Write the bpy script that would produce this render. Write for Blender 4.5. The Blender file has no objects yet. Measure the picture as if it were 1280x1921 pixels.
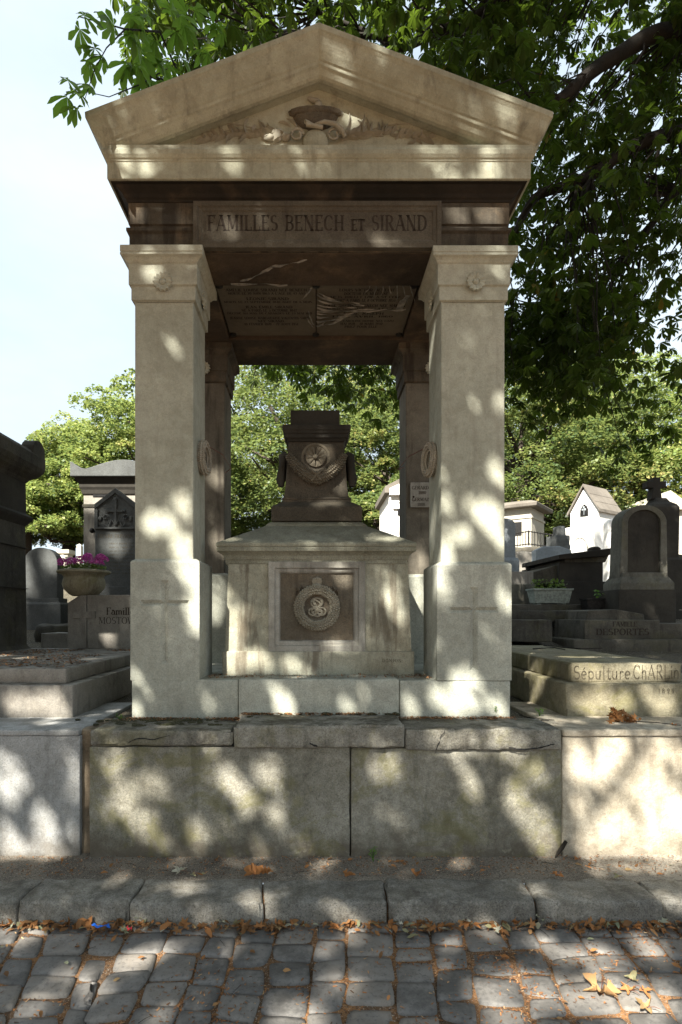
import bpy, math, random
import numpy as np
from mathutils import Vector, Matrix, noise
random.seed(7)
rng = np.random.default_rng(11)
R = math.radians
sc = bpy.context.scene
C = sc.collection
# ------------------------------------------------------------------ camera, sky, sun, exposure
EYE, F, VX, HY = 1.62, 1067.0, 590.0, 1152.0
cam = bpy.data.cameras.new('camera'); cam_o = bpy.data.objects.new('camera', cam); C.objects.link(cam_o)
cam_o.location = (0, 0, EYE); cam_o.rotation_euler = (R(90), 0, 0)
cam.lens = 20; cam.sensor_width = 36; cam.sensor_fit = 'AUTO'
cam.shift_x = .026; cam.shift_y = .0997; cam.clip_start = .05; cam.clip_end = 2000
sc.camera = cam_o
SUN_EL, SUN_AZ = R(44), R(208)
S = Vector((math.sin(SUN_AZ)*math.cos(SUN_EL), math.cos(SUN_AZ)*math.cos(SUN_EL), math.sin(SUN_EL)))
w = bpy.data.worlds.new('World'); sc.world = w; w.use_nodes = True
nt = w.node_tree; nt.nodes.clear()
out = nt.nodes.new('ShaderNodeOutputWorld'); bg = nt.nodes.new('ShaderNodeBackground')
sky = nt.nodes.new('ShaderNodeTexSky'); sky.sky_type = 'NISHITA'; sky.sun_disc = False
sky.sun_elevation = SUN_EL; sky.sun_rotation = SUN_AZ; sky.dust_density = 3.0; sky.air_density = 1.0; sky.ozone_density = 1.0
tc = nt.nodes.new('ShaderNodeTexCoord'); mp = nt.nodes.new('ShaderNodeMapping'); mp.inputs['Scale'].default_value = (1, 1, 2.6)
cn = nt.nodes.new('ShaderNodeTexNoise'); cn.inputs['Scale'].default_value = 1.4; cn.inputs['Detail'].default_value = 7; cn.inputs['Roughness'].default_value = .55
cr = nt.nodes.new('ShaderNodeValToRGB'); cr.color_ramp.elements[0].position = .36; cr.color_ramp.elements[1].position = .68
cr.color_ramp.elements[0].color = (.62, .62, .62, 1); cr.color_ramp.elements[1].color = (.97, .97, .97, 1)
mx = nt.nodes.new('ShaderNodeMix'); mx.data_type = 'RGBA'; mx.inputs['B'].default_value = (3.6, 4.15, 4.5, 1)   # thin bright cloud veil
nt.links.new(tc.outputs['Generated'], mp.inputs['Vector']); nt.links.new(mp.outputs[0], cn.inputs['Vector'])
nt.links.new(cn.outputs['Fac'], cr.inputs['Fac']); nt.links.new(cr.outputs[0], mx.inputs['Factor'])
nt.links.new(sky.outputs[0], mx.inputs['A']); nt.links.new(mx.outputs['Result'], bg.inputs[0])
bg.inputs[1].default_value = .063
nt.links.new(bg.outputs[0], out.inputs[0])
sl = bpy.data.lights.new('sun', 'SUN'); sl.energy = 5.0; sl.angle = R(.7); sl.color = (1, .945, .85)
so = bpy.data.objects.new('sun', sl); C.objects.link(so); so.location = (-6, -12, 14)
so.rotation_euler = (-S).to_track_quat('-Z', 'Y').to_euler()
sc.view_settings.view_transform = 'Standard'; sc.view_settings.look = 'None'
sc.view_settings.exposure = 2.15; sc.view_settings.gamma = 1; sc.view_settings.use_curve_mapping = False
sc.render.engine = 'CYCLES'
sc.cycles.max_bounces = 7; sc.cycles.diffuse_bounces = 4; sc.cycles.transmission_bounces = 5; sc.cycles.transparent_max_bounces = 6
try: sc.cycles.use_denoising = True
except Exception: pass

# ------------------------------------------------------------------ helpers
def P(px, py, D): return Vector(((px-VX)*D/F, D, EYE+(HY-py)*D/F))
def X(px, D): return (px-VX)*D/F
def Z(py, D): return EYE+(HY-py)*D/F
LOC = {}
def thing(name, label, cat, loc=(0, 0, 0), group=None):
    o = bpy.data.objects.new(name, None); C.objects.link(o); o.location = loc
    o.empty_display_size = .2
    o['label'] = label; o['category'] = cat
    if group: o['group'] = group
    LOC[o.name] = Vector(loc); return o
def tag(o, label, cat, group=None, kind=None):
    if label: o['label'] = label
    if cat: o['category'] = cat
    if group: o['group'] = group
    if kind: o['kind'] = kind
    return o
class MB:
    def __init__(s): s.v = []; s.f = []
    def add(s, vs, fs):
        b = len(s.v); s.v += [tuple(p) for p in vs]; s.f += [tuple(i+b for i in f) for f in fs]; return s
    def box(s, x0, x1, y0, y1, z0, z1):
        return s.rs(x0, x1, y0, y1, [(0, z0), (0, z1)])
    def rs(s, x0, x1, y0, y1, prof):          # stack of rectangular rings (offset, z): plinths, mouldings
        vs = []; fs = []
        for o, z in prof:
            vs += [(x0-o, y0-o, z), (x1+o, y0-o, z), (x1+o, y1+o, z), (x0-o, y1+o, z)]
        n = len(prof)
        for i in range(n-1):
            a = 4*i
            for k in range(4): fs.append((a+k, a+(k+1) % 4, a+4+(k+1) % 4, a+4+k))
        fs.append((3, 2, 1, 0)); fs.append((4*n-4, 4*n-3, 4*n-2, 4*n-1))
        return s.add(vs, fs)
    def prism(s, pts, y0, y1):                # outline in (x, z), extruded in depth
        n = len(pts)
        vs = [(x, y0, z) for x, z in pts]+[(x, y1, z) for x, z in pts]
        fs = [tuple(range(n)), tuple(range(2*n-1, n-1, -1))]+[(i, i+n, (i+1) % n+n, (i+1) % n) for i in range(n)]
        return s.add(vs, fs)
    def prismx(s, pts, x0, x1):               # outline in (y, z), extruded in x
        n = len(pts)
        vs = [(x0, y, z) for y, z in pts]+[(x1, y, z) for y, z in pts]
        fs = [tuple(range(n)), tuple(range(2*n-1, n-1, -1))]+[(i, i+n, (i+1) % n+n, (i+1) % n) for i in range(n)]
        return s.add(vs, fs)
    def tube(s, pts, rad, seg=7):
        pts = [Vector(p) for p in pts]; n = len(pts)
        if not hasattr(rad, '__len__'): rad = [rad]*n
        vs = []; fs = []; up = Vector((.13, .21, .97))
        for i, p in enumerate(pts):
            d = (pts[min(i+1, n-1)]-pts[max(i-1, 0)])
            if d.length < 1e-9: d = Vector((0, 0, 1))
            d.normalize(); a = d.cross(up)
            if a.length < 1e-3: a = d.cross(Vector((1, 0, 0)))
            a.normalize(); b = d.cross(a)
            for k in range(seg):
                t = 2*math.pi*k/seg; vs.append(p+(a*math.cos(t)+b*math.sin(t))*rad[i])
        for i in range(n-1):
            for k in range(seg):
                fs.append((i*seg+k, i*seg+(k+1) % seg, (i+1)*seg+(k+1) % seg, (i+1)*seg+k))
        fs.append(tuple(range(seg-1, -1, -1))); fs.append(tuple(range((n-1)*seg, n*seg)))
        return s.add(vs, fs)
    def lathe(s, c, prof, seg=28, axis='z'):  # prof (r, h)
        vs = []; fs = []
        for r, h in prof:
            for k in range(seg):
                t = 2*math.pi*k/seg; a, b = r*math.cos(t), r*math.sin(t)
                if axis == 'z': vs.append((c[0]+a, c[1]+b, c[2]+h))
                else: vs.append((c[0]+a, c[1]-h, c[2]+b))
        n = len(prof)
        for i in range(n-1):
            for k in range(seg): fs.append((i*seg+k, i*seg+(k+1) % seg, (i+1)*seg+(k+1) % seg, (i+1)*seg+k))
        fs.append(tuple(range(seg-1, -1, -1))); fs.append(tuple(range((n-1)*seg, n*seg)))
        return s.add(vs, fs)
    def blob(s, c, r, m=None, seg=8, rings=5, jit=0):
        vs = []; fs = []; c = Vector(c)
        for i in range(rings+1):
            ph = math.pi*i/rings
            for k in range(seg):
                t = 2*math.pi*k/seg
                p = Vector((r[0]*math.sin(ph)*math.cos(t), r[1]*math.sin(ph)*math.sin(t), r[2]*math.cos(ph)))
                if jit: p *= 1+jit*noise.noise((c+p)*(1.3/max(r)))
                if m is not None: p = m @ p
                vs.append(c+p)
        for i in range(rings):
            for k in range(seg): fs.append((i*seg+k, (i+1)*seg+k, (i+1)*seg+(k+1) % seg, i*seg+(k+1) % seg))
        return s.add(vs, fs)
    def rough(s, x0, x1, y0, y1, z0, z1, r=.012, g=.05, amp=.004, sc_=6.0, chip=0.0, seed=0):
        """weathered block: gridded, rounded edges, uneven faces"""
        def line(a, b):
            rr = min(r, (b-a)*.4); n = max(1, int((b-a-2*rr)/g))
            return [a, a+rr*.3, a+rr]+[a+rr+(b-a-2*rr)*i/n for i in range(1, n)]+[b-rr, b-rr*.3, b]
        L = [line(x0, x1), line(y0, y1), line(z0, z1)]
        lo = Vector((x0, y0, z0)); hi = Vector((x1, y1, z1)); rr = min(r, (x1-x0)*.4, (y1-y0)*.4, (z1-z0)*.4)
        idx = {}; vs = []; fs = []
        def vert(p):
            key = tuple(round(q, 5) for q in p)
            if key in idx: return idx[key]
            p = Vector(p)
            q = Vector([min(max(p[i], lo[i]+rr), hi[i]-rr) for i in range(3)]); d = p-q
            if d.length > 1e-9: p2 = q+d.normalized()*rr
            else: p2 = p
            nz = noise.noise(p*sc_+Vector((seed, 0, 0)))+.5*noise.noise(p*sc_*2.7+Vector((0, seed, 0)))
            cdir = d.normalized() if d.length > 1e-9 else Vector((0, 0, 0))
            off = amp*nz
            if chip and sum(abs(cdir[i]) > .3 for i in range(3)) >= 2:
                c_ = noise.noise(p*9+Vector((seed*3, 0, 5)))
                if c_ > .12: off -= chip*(c_-.12)*3
            p2 = p2+cdir*off
            idx[key] = len(vs); vs.append(p2); return idx[key]
        for ax in range(3):
            a, b = (ax+1) % 3, (ax+2) % 3
            for side in (0, 1):
                c = (lo if side == 0 else hi)[ax]
                for i in range(len(L[a])-1):
                    for j in range(len(L[b])-1):
                        q = []
                        for (ii, jj) in ((i, j), (i+1, j), (i+1, j+1), (i, j+1)):
                            p = [0, 0, 0]; p[ax] = c; p[a] = L[a][ii]; p[b] = L[b][jj]; q.append(vert(p))
                        if side == 0: q.reverse()
                        fs.append(tuple(q))
        return s.add(vs, fs)
    def build(s, name, mat, parent=None, smooth=False, bevel=0, loc=None):
        base = Vector((0, 0, 0))
        if parent is not None: base = LOC[parent.name]
        elif loc is not None: base = Vector(loc)
        me = bpy.data.meshes.new(name)
        me.from_pydata([(x-base.x, y-base.y, z-base.z) for x, y, z in s.v], [], s.f)
        me.validate(); me.update(); me.materials.append(mat)
        if smooth: me.shade_smooth()
        o = bpy.data.objects.new(name, me); C.objects.link(o)
        if parent is not None: o.parent = parent
        else: o.location = base
        LOC[o.name] = base
        if bevel:
            b = o.modifiers.new('edge', 'BEVEL'); b.width = bevel; b.segments = 2; b.limit_method = 'ANGLE'; b.angle_limit = R(25)
        if smooth: 
            try: me.set_sharp_from_angle(angle=R(50))
            except Exception: pass
        return o
def carve(o, cutter):                        # cut the cutter's shape out of o's mesh, then drop the cutter
    m = o.modifiers.new('cut', 'BOOLEAN'); m.operation = 'DIFFERENCE'; m.object = cutter; m.solver = 'EXACT'
    bpy.context.view_layer.update()
    dg = bpy.context.evaluated_depsgraph_get()
    me = bpy.data.meshes.new_from_object(o.evaluated_get(dg))
    o.modifiers.clear(); o.data = me
    bpy.data.objects.remove(cutter, do_unlink=True)
def inst(name, tv, tf, Rm, T, mat, tint=None, parent=None, loc=(0, 0, 0)):
    """many copies of one small quad template joined in one mesh (leaves of a crown, litter)"""
    tv = np.asarray(tv, float); tf = np.asarray(tf, int); n = len(T)
    base = np.array(LOC[parent.name] if parent is not None else Vector(loc))
    V = np.einsum('nij,kj->nki', Rm, tv)+T[:, None, :]-base
    nv = len(tv); Fa = tf[None]+(np.arange(n)*nv)[:, None, None]
    V = V.reshape(-1, 3); Fa = Fa.reshape(-1, tf.shape[1])
    me = bpy.data.meshes.new(name)
    me.vertices.add(len(V)); me.vertices.foreach_set('co', V.ravel())
    k = tf.shape[1]
    me.loops.add(Fa.size); me.loops.foreach_set('vertex_index', Fa.ravel().astype(np.int32))
    me.polygons.add(len(Fa)); me.polygons.foreach_set('loop_start', (np.arange(len(Fa))*k).astype(np.int32))
    try: me.polygons.foreach_set('loop_total', np.full(len(Fa), k, np.int32))
    except Exception: pass
    me.update(calc_edges=True); me.validate()
    at = me.attributes.new('tint', 'FLOAT', 'POINT')
    if tint is None: tint = rng.random(n)
    at.data.foreach_set('value', np.repeat(np.asarray(tint, float), nv))
    me.materials.append(mat)
    o = bpy.data.objects.new(name, me); C.objects.link(o)
    if parent is not None: o.parent = parent
    else: o.location = loc
    LOC[o.name] = Vector(base); return o
def rotmats(n, tilt=.6, scale=None, yaw=None):
    """random yaw, gaussian tilt of the normal from +Z"""
    ya = rng.random(n)*2*np.pi if yaw is None else yaw
    ti = rng.normal(0, tilt, n); az = rng.random(n)*2*np.pi
    cz, sz = np.cos(ya), np.sin(ya)
    Rz = np.zeros((n, 3, 3)); Rz[:, 0, 0] = cz; Rz[:, 0, 1] = -sz; Rz[:, 1, 0] = sz; Rz[:, 1, 1] = cz; Rz[:, 2, 2] = 1
    kx, ky = np.cos(az), np.sin(az); c, s_ = np.cos(ti), np.sin(ti)
    Rt = np.zeros((n, 3, 3))
    Rt[:, 0, 0] = c+kx*kx*(1-c); Rt[:, 0, 1] = kx*ky*(1-c); Rt[:, 0, 2] = ky*s_
    Rt[:, 1, 0] = kx*ky*(1-c); Rt[:, 1, 1] = c+ky*ky*(1-c); Rt[:, 1, 2] = -kx*s_
    Rt[:, 2, 0] = -ky*s_; Rt[:, 2, 1] = kx*s_; Rt[:, 2, 2] = c
    M = Rt @ Rz
    if scale is not None: M = M*scale[:, None, None]
    return M

# ------------------------------------------------------------------ materials
def new_mat(name):
    m = bpy.data.materials.new(name); m.use_nodes = True; nt = m.node_tree
    b = nt.nodes['Principled BSDF']; b.inputs['Specular IOR Level'].default_value = .25
    return m, nt, b
def N(nt, t, **k):
    n = nt.nodes.new(t)
    for a, v in k.items():
        if a in n.inputs: n.inputs[a].default_value = v
        else: setattr(n, a, v)
    return n
def ramp(nt, src, p0, p1, lo=0, hi=1):
    r = nt.nodes.new('ShaderNodeMapRange'); r.interpolation_type = 'SMOOTHSTEP'
    r.inputs['From Min'].default_value = p0; r.inputs['From Max'].default_value = p1
    r.inputs['To Min'].default_value = lo; r.inputs['To Max'].default_value = hi
    nt.links.new(src, r.inputs['Value']); return r.outputs[0]
def mixc(nt, fac, a, b, mode='MIX'):
    m = nt.nodes.new('ShaderNodeMix'); m.data_type = 'RGBA'; m.blend_type = mode
    for k, v in (('Factor', fac), ('A', a), ('B', b)):
        if isinstance(v, (int, float)): m.inputs[k].default_value = v
        elif isinstance(v, tuple): m.inputs[k].default_value = (*v, 1) if len(v) == 3 else v
        else: nt.links.new(v, m.inputs[k])
    return m.outputs['Result']
def noi(nt, vec, scale, detail=4, rough=.55, dist=0):
    n = N(nt, 'ShaderNodeTexNoise'); n.inputs['Scale'].default_value = scale; n.inputs['Detail'].default_value = detail
    n.inputs['Roughness'].default_value = rough; n.inputs['Distortion'].default_value = dist
    nt.links.new(vec, n.inputs['Vector']); return n.outputs['Fac']
def stone(name, c1, c2, stain=(.05, .04, .03), streak=.4, blot=.3, speck=.35, moss=0.0, top=.35, bump=.35, pit=.5, off=0.0, rust=0.0, streak_lo=.52, grime=0.0, mott=.35, foot=0.0, grime_lo=.54):
    m, nt, b = new_mat(name)
    g = N(nt, 'ShaderNodeNewGeometry'); pos = g.outputs['Position']
    mp = N(nt, 'ShaderNodeMapping'); mp.inputs['Location'].default_value = (off, off*.7, off*.3); nt.links.new(pos, mp.inputs['Vector']); p = mp.outputs[0]
    col = mixc(nt, ramp(nt, noi(nt, p, 1.7, 6, .6), .33, .67), c1, c2)
    if rust:
        col = mixc(nt, ramp(nt, noi(nt, p, 2.6, 6, .65, .4), .5, .72, 0, rust), col, (.25, .175, .10))
    # hand sized mottling
    col = mixc(nt, ramp(nt, noi(nt, p, 16, 9, .72, .3), .40, .64, 0, mott), col, mixc(nt, 1.0, col, (.62, .60, .56), 'MULTIPLY'))
    col = mixc(nt, ramp(nt, noi(nt, p, 28, 8, .75), .56, .66, 0, mott), col, mixc(nt, 1.0, col, (1.35, 1.35, 1.32), 'MULTIPLY'))
    # fine grain: light and dark crystals
    sp = noi(nt, p, 95, 3, .7)
    col = mixc(nt, ramp(nt, sp, .35, .65, 0, speck), col, mixc(nt, 1.0, col, (1.55, 1.52, 1.45), 'MULTIPLY'))
    sp2 = noi(nt, p, 150, 2, .6)
    col = mixc(nt, ramp(nt, sp2, .56, .66, 0, speck), col, mixc(nt, 1.0, col, (.38, .37, .36), 'MULTIPLY'))
    # blotches
    col = mixc(nt, ramp(nt, noi(nt, p, 4.3, 9, .68, .3), .52, .74, 0, blot), col, stain)
    # weathering streaks running down
    mp2 = N(nt, 'ShaderNodeMapping'); mp2.inputs['Scale'].default_value = (7, 7, .9); nt.links.new(p, mp2.inputs['Vector'])
    st = noi(nt, mp2.outputs[0], 1.6, 7, .62, .2)
    col = mixc(nt, ramp(nt, st, streak_lo, streak_lo+.2, 0, streak), col, stain)
    if grime:                                 # broad black crusts with ragged, dripping edges
        mg = N(nt, 'ShaderNodeMapping'); mg.inputs['Scale'].default_value = (2.2, 2.2, 1.1); nt.links.new(p, mg.inputs['Vector'])
        col = mixc(nt, ramp(nt, noi(nt, mg.outputs[0], 1.5, 10, .68, .5), grime_lo, grime_lo+.12, 0, grime), col, (.045, .037, .028))
    if foot:                                  # mud splashed on the foot of the wall
        sz = N(nt, 'ShaderNodeSeparateXYZ'); nt.links.new(pos, sz.inputs[0])
        fz = N(nt, 'ShaderNodeMath', operation='MULTIPLY_ADD'); nt.links.new(noi(nt, p, 7, 8, .7), fz.inputs[0]); fz.inputs[1].default_value = -.55; nt.links.new(sz.outputs['Z'], fz.inputs[2])
        col = mixc(nt, ramp(nt, fz.outputs[0], -.17, .06, foot, 0), col, (.085, .070, .050))
    # small pits
    vo = N(nt, 'ShaderNodeTexVoronoi'); vo.inputs['Scale'].default_value = 38; nt.links.new(p, vo.inputs['Vector'])
    pt = ramp(nt, vo.outputs['Distance'], .06, .16, 1, 0)
    sel = ramp(nt, noi(nt, p, 6, 3), .5, .62)
    mm = N(nt, 'ShaderNodeMath', operation='MULTIPLY'); nt.links.new(pt, mm.inputs[0]); nt.links.new(sel, mm.inputs[1])
    m2 = N(nt, 'ShaderNodeMath', operation='MULTIPLY'); nt.links.new(mm.outputs[0], m2.inputs[0]); m2.inputs[1].default_value = pit
    col = mixc(nt, m2.outputs[0], col, stain)
    if moss:
        col = mixc(nt, ramp(nt, noi(nt, p, 2.7, 9, .72, .6), .49, .60, 0, moss), col, (.135, .125, .045))
        col = mixc(nt, ramp(nt, noi(nt, p, 13, 8, .75), .56, .70, 0, moss*.8), col, (.34, .33, .25))
    if top:                                   # dirt and moss lying on upward faces
        sx = N(nt, 'ShaderNodeSeparateXYZ'); nt.links.new(g.outputs['Normal'], sx.inputs[0])
        up = ramp(nt, sx.outputs['Z'], .6, .95)
        dn = ramp(nt, noi(nt, p, 7, 9, .75), .44, .60)
        m3 = N(nt, 'ShaderNodeMath', operation='MULTIPLY'); nt.links.new(up, m3.inputs[0]); nt.links.new(dn, m3.inputs[1])
        m4 = N(nt, 'ShaderNodeMath', operation='MULTIPLY'); nt.links.new(m3.outputs[0], m4.inputs[0]); m4.inputs[1].default_value = top
        col = mixc(nt, m4.outputs[0], col, (.045, .038, .022))
    nt.links.new(col, b.inputs['Base Color']); b.inputs['Roughness'].default_value = .88
    h1 = noi(nt, p, 70, 6, .7); h2 = noi(nt, p, 9, 6, .65)
    ad = N(nt, 'ShaderNodeMath', operation='MULTIPLY_ADD'); nt.links.new(h2, ad.inputs[0]); ad.inputs[1].default_value = 2.2; nt.links.new(h1, ad.inputs[2])
    sb = N(nt, 'ShaderNodeMath', operation='SUBTRACT'); nt.links.new(ad.outputs[0], sb.inputs[0]); nt.links.new(m2.outputs[0], sb.inputs[1])
    bp = N(nt, 'ShaderNodeBump'); bp.inputs['Strength'].default_value = bump; bp.inputs['Distance'].default_value = .006
    nt.links.new(sb.outputs[0], bp.inputs['Height']); nt.links.new(bp.outputs[0], b.inputs['Normal'])
    return m
def plain(name, c, rough=.6, metal=0, var=.25, scale=30):
    m, nt, b = new_mat(name)
    g = N(nt, 'ShaderNodeNewGeometry')
    col = mixc(nt, ramp(nt, noi(nt, g.outputs['Position'], scale, 5), .35, .65), tuple(x*(1-var) for x in c), tuple(min(1, x*(1+var)) for x in c))
    nt.links.new(col, b.inputs['Base Color']); b.inputs['Roughness'].default_value = rough; b.inputs['Metallic'].default_value = metal
    return m
def leafmat(name, stops, trans=.45, tcol=(.35, .55, .06), rough=.5, spec=.35):
    m, nt, b = new_mat(name)
    a = N(nt, 'ShaderNodeAttribute'); a.attribute_name = 'tint'
    r = N(nt, 'ShaderNodeValToRGB'); r.color_ramp.elements[0].position = stops[0][0]; r.color_ramp.elements[0].color = (*stops[0][1], 1)
    r.color_ramp.elements[1].position = stops[-1][0]; r.color_ramp.elements[1].color = (*stops[-1][1], 1)
    for q, c in stops[1:-1]:
        e = r.color_ramp.elements.new(q); e.color = (*c, 1)
    nt.links.new(a.outputs['Fac'], r.inputs['Fac'])
    nt.links.new(r.outputs[0], b.inputs['Base Color']); b.inputs['Roughness'].default_value = rough; b.inputs['Specular IOR Level'].default_value = spec
    if trans:
        t = N(nt, 'ShaderNodeBsdfTranslucent'); tm = mixc(nt, .65, r.outputs[0], tcol); nt.links.new(tm, t.inputs['Color'])
        ms = N(nt, 'ShaderNodeMixShader'); ms.inputs[0].default_value = trans
        o = nt.nodes['Material Output']
        nt.links.new(b.outputs[0], ms.inputs[1]); nt.links.new(t.outputs[0], ms.inputs[2]); nt.links.new(ms.outputs[0], o.inputs['Surface'])
    return m
M = {}
M['lime'] = stone('weathered limestone', (0.368, 0.375, 0.294), (0.267, 0.269, 0.205), (.08, .065, .045), .4, .25, .18, top=.5, rust=.14, bump=.45, grime=.5, grime_lo=.57)
M['shaft'] = stone('pale pillar stone', (0.360, 0.365, 0.298), (0.287, 0.292, 0.235), (.15, .13, .10), .35, .2, .2, top=.3, off=3, bump=.4, mott=.4, grime=.22, grime_lo=.60)
M['block'] = stone('grey granite', (0.336, 0.347, 0.297), (0.263, 0.272, 0.231), (.13, .12, .10), .25, .25, .45, top=.4, off=7, bump=.35)
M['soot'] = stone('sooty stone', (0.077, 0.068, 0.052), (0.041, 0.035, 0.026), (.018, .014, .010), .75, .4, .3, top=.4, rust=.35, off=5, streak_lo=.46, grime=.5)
M['black'] = stone('black crusted stone', (0.026, 0.021, 0.016), (0.011, 0.010, 0.007), (.010, .009, .008), .7, .5, .25, top=.3, rust=.15, off=9)
M['panel'] = stone('dull panel stone', (0.089, 0.080, 0.061), (0.064, 0.055, 0.042), (.04, .032, .024), .5, .3, .4, top=.3, off=15, grime=.3)
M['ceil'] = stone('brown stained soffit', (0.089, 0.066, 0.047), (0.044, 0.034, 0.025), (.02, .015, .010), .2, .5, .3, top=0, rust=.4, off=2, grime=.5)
M['plaque'] = stone('grey plaque', (0.150, 0.128, 0.095), (0.120, 0.100, 0.074), (.05, .04, .03), .0, .25, .2, top=0, off=4, bump=.15, mott=.25)
M['urn'] = stone('brown granite', (0.070, 0.061, 0.047), (0.037, 0.033, 0.025), (.02, .017, .012), .5, .35, .85, top=.5, rust=.2, off=12, bump=.5)
M['chest'] = stone('streaked tomb limestone', (0.336, 0.339, 0.274), (0.215, 0.208, 0.156), (.09, .07, .048), .75, .35, .4, top=.4, rust=.22, off=21, bump=.6, streak_lo=.48)
M['lid'] = stone('lid granite', (0.215, 0.217, 0.171), (0.145, 0.143, 0.109), (.06, .05, .035), .3, .4, .6, top=.25, off=25, moss=.1)
M['frame'] = stone('repaired frame stone', (.32, .315, .28), (.215, .208, .18), (.08, .07, .055), .6, .3, .3, off=27, streak_lo=.47)
M['recess'] = stone('recessed panel stone', (0.139, 0.122, 0.093), (0.084, 0.074, 0.056), (.04, .032, .024), .6, .4, .5, off=31, bump=1.1, rust=.2)
M['wall'] = stone('mossy wall slab', (0.233, 0.226, 0.191), (0.144, 0.139, 0.112), (.06, .058, .045), .5, .5, .6, moss=.5, top=.6, off=35, bump=1.0, mott=.7, foot=.8, grime=.25)
M['wall_grey'] = stone('grey granite wall', (.31, .315, .31), (.235, .24, .235), (.10, .095, .085), .35, .35, .5, top=.4, off=39, mott=.5, foot=.7)
M['wall_pale'] = stone('pale wall render', (.44, .40, .32), (.33, .29, .22), (.14, .11, .08), .45, .5, .35, top=.4, off=43, bump=.8, mott=.6, foot=.6)
M['coping'] = stone('coping stone', (0.229, 0.222, 0.191), (0.130, 0.125, 0.107), (.04, .036, .028), .6, .8, .7, moss=.3, top=.8, off=47, bump=1.2, mott=.8, grime=.4)
M['kerb'] = stone('kerb granite', (0.235, 0.225, 0.197), (0.128, 0.124, 0.113), (.05, .045, .038), .2, .8, .8, top=.3, off=51, bump=1.3, mott=.85, grime=.35)
M['tomb_moss'] = stone('mossy limestone tomb', (0.252, 0.231, 0.163), (0.160, 0.143, 0.095), (.06, .047, .028), .55, .55, .4, moss=.5, top=.35, off=55, bump=.8, mott=.5)
M['tomb_grey'] = stone('grey tomb stone', (0.252, 0.239, 0.211), (0.185, 0.172, 0.150), (.05, .042, .035), .4, .45, .4, top=.8, off=59, bump=.5)
M['dark_stone'] = stone('darkened old stone', (0.081, 0.075, 0.061), (0.041, 0.038, 0.031), (.014, .012, .010), .6, .6, .4, moss=.12, top=.5, off=63, bump=.8, mott=.5)
M['near_black'] = stone('blackened stone', (0.043, 0.039, 0.031), (0.024, 0.022, 0.018), (.015, .013, .012), .4, .4, .3, top=.3, off=67)
M['shaded_shaft'] = stone('shaded rear pillar stone', (0.148, 0.134, 0.105), (0.089, 0.079, 0.062), (.03, .024, .018), .7, .35, .35, top=.2, off=101, grime=.45)  # rear pillar stone, its shade put into the base colour
M['tomb_dark'] = stone('dim headstone', (0.130, 0.126, 0.105), (0.081, 0.079, 0.066), (.03, .026, .02), .6, .5, .4, moss=.15, top=.3, off=105, mott=.5)
M['groove'] = plain('dirt in cut groove', (.17, .135, .10), .95)
M['stele'] = stone('lead grey stele', (0.085, 0.091, 0.090), (0.058, 0.062, 0.062), (.05, .05, .045), .3, .3, .6, top=.3, off=71)
M['pale'] = stone('pale chapel stone', (0.418, 0.396, 0.338), (0.360, 0.338, 0.281), (.28, .24, .18), .2, .15, .15, top=.1, off=75, bump=.2)
M['white'] = stone('whitewashed stone', (0.680, 0.671, 0.646), (0.629, 0.620, 0.586), (.5, .47, .40), .12, .1, .1, top=.1, off=79, bump=.15)
M['roof'] = stone('weathered roof slab', (0.150, 0.135, 0.115), (0.110, 0.098, 0.083), (.08, .07, .06), .3, .4, .3, top=.3, off=83)
M['blue_stele'] = stone('blue grey granite', (.25, .28, .30), (.20, .225, .245), (.1, .1, .1), .2, .2, .5, off=87)
M['letter'] = plain('cut letter shadow', (.035, .027, .020), .9)
M['letter_soft'] = plain('worn cut letter', (.072, .060, .040), .9)
M['dark'] = plain('dark opening', (.012, .012, .012), .9)
M['iron'] = plain('black iron', (.03, .028, .026), .55, .6)
M['rope'] = stone('grey stone wreath', (.33, .31, .25), (.24, .22, .18), (.06, .05, .035), .2, .4, .5, top=.1, off=91)
M['wire'] = plain('rusty wire', (.14, .06, .04), .6, .3)
M['bark'] = stone('chestnut bark', (0.024, 0.020, 0.015), (0.013, 0.011, 0.008), (.008, .010, .008), .5, .3, .3, top=0, off=95, bump=1)
M['plastic'] = plain('torn clear plastic film', (.19, .18, .155), .5)
M['pot_white'] = plain('white resin planter', (.20, .225, .195), .6)
M['blue'] = plain('blue plastic scrap', (.02, .13, .55), .35)
M['red'] = plain('red plastic scrap', (.5, .03, .05), .4)
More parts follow.
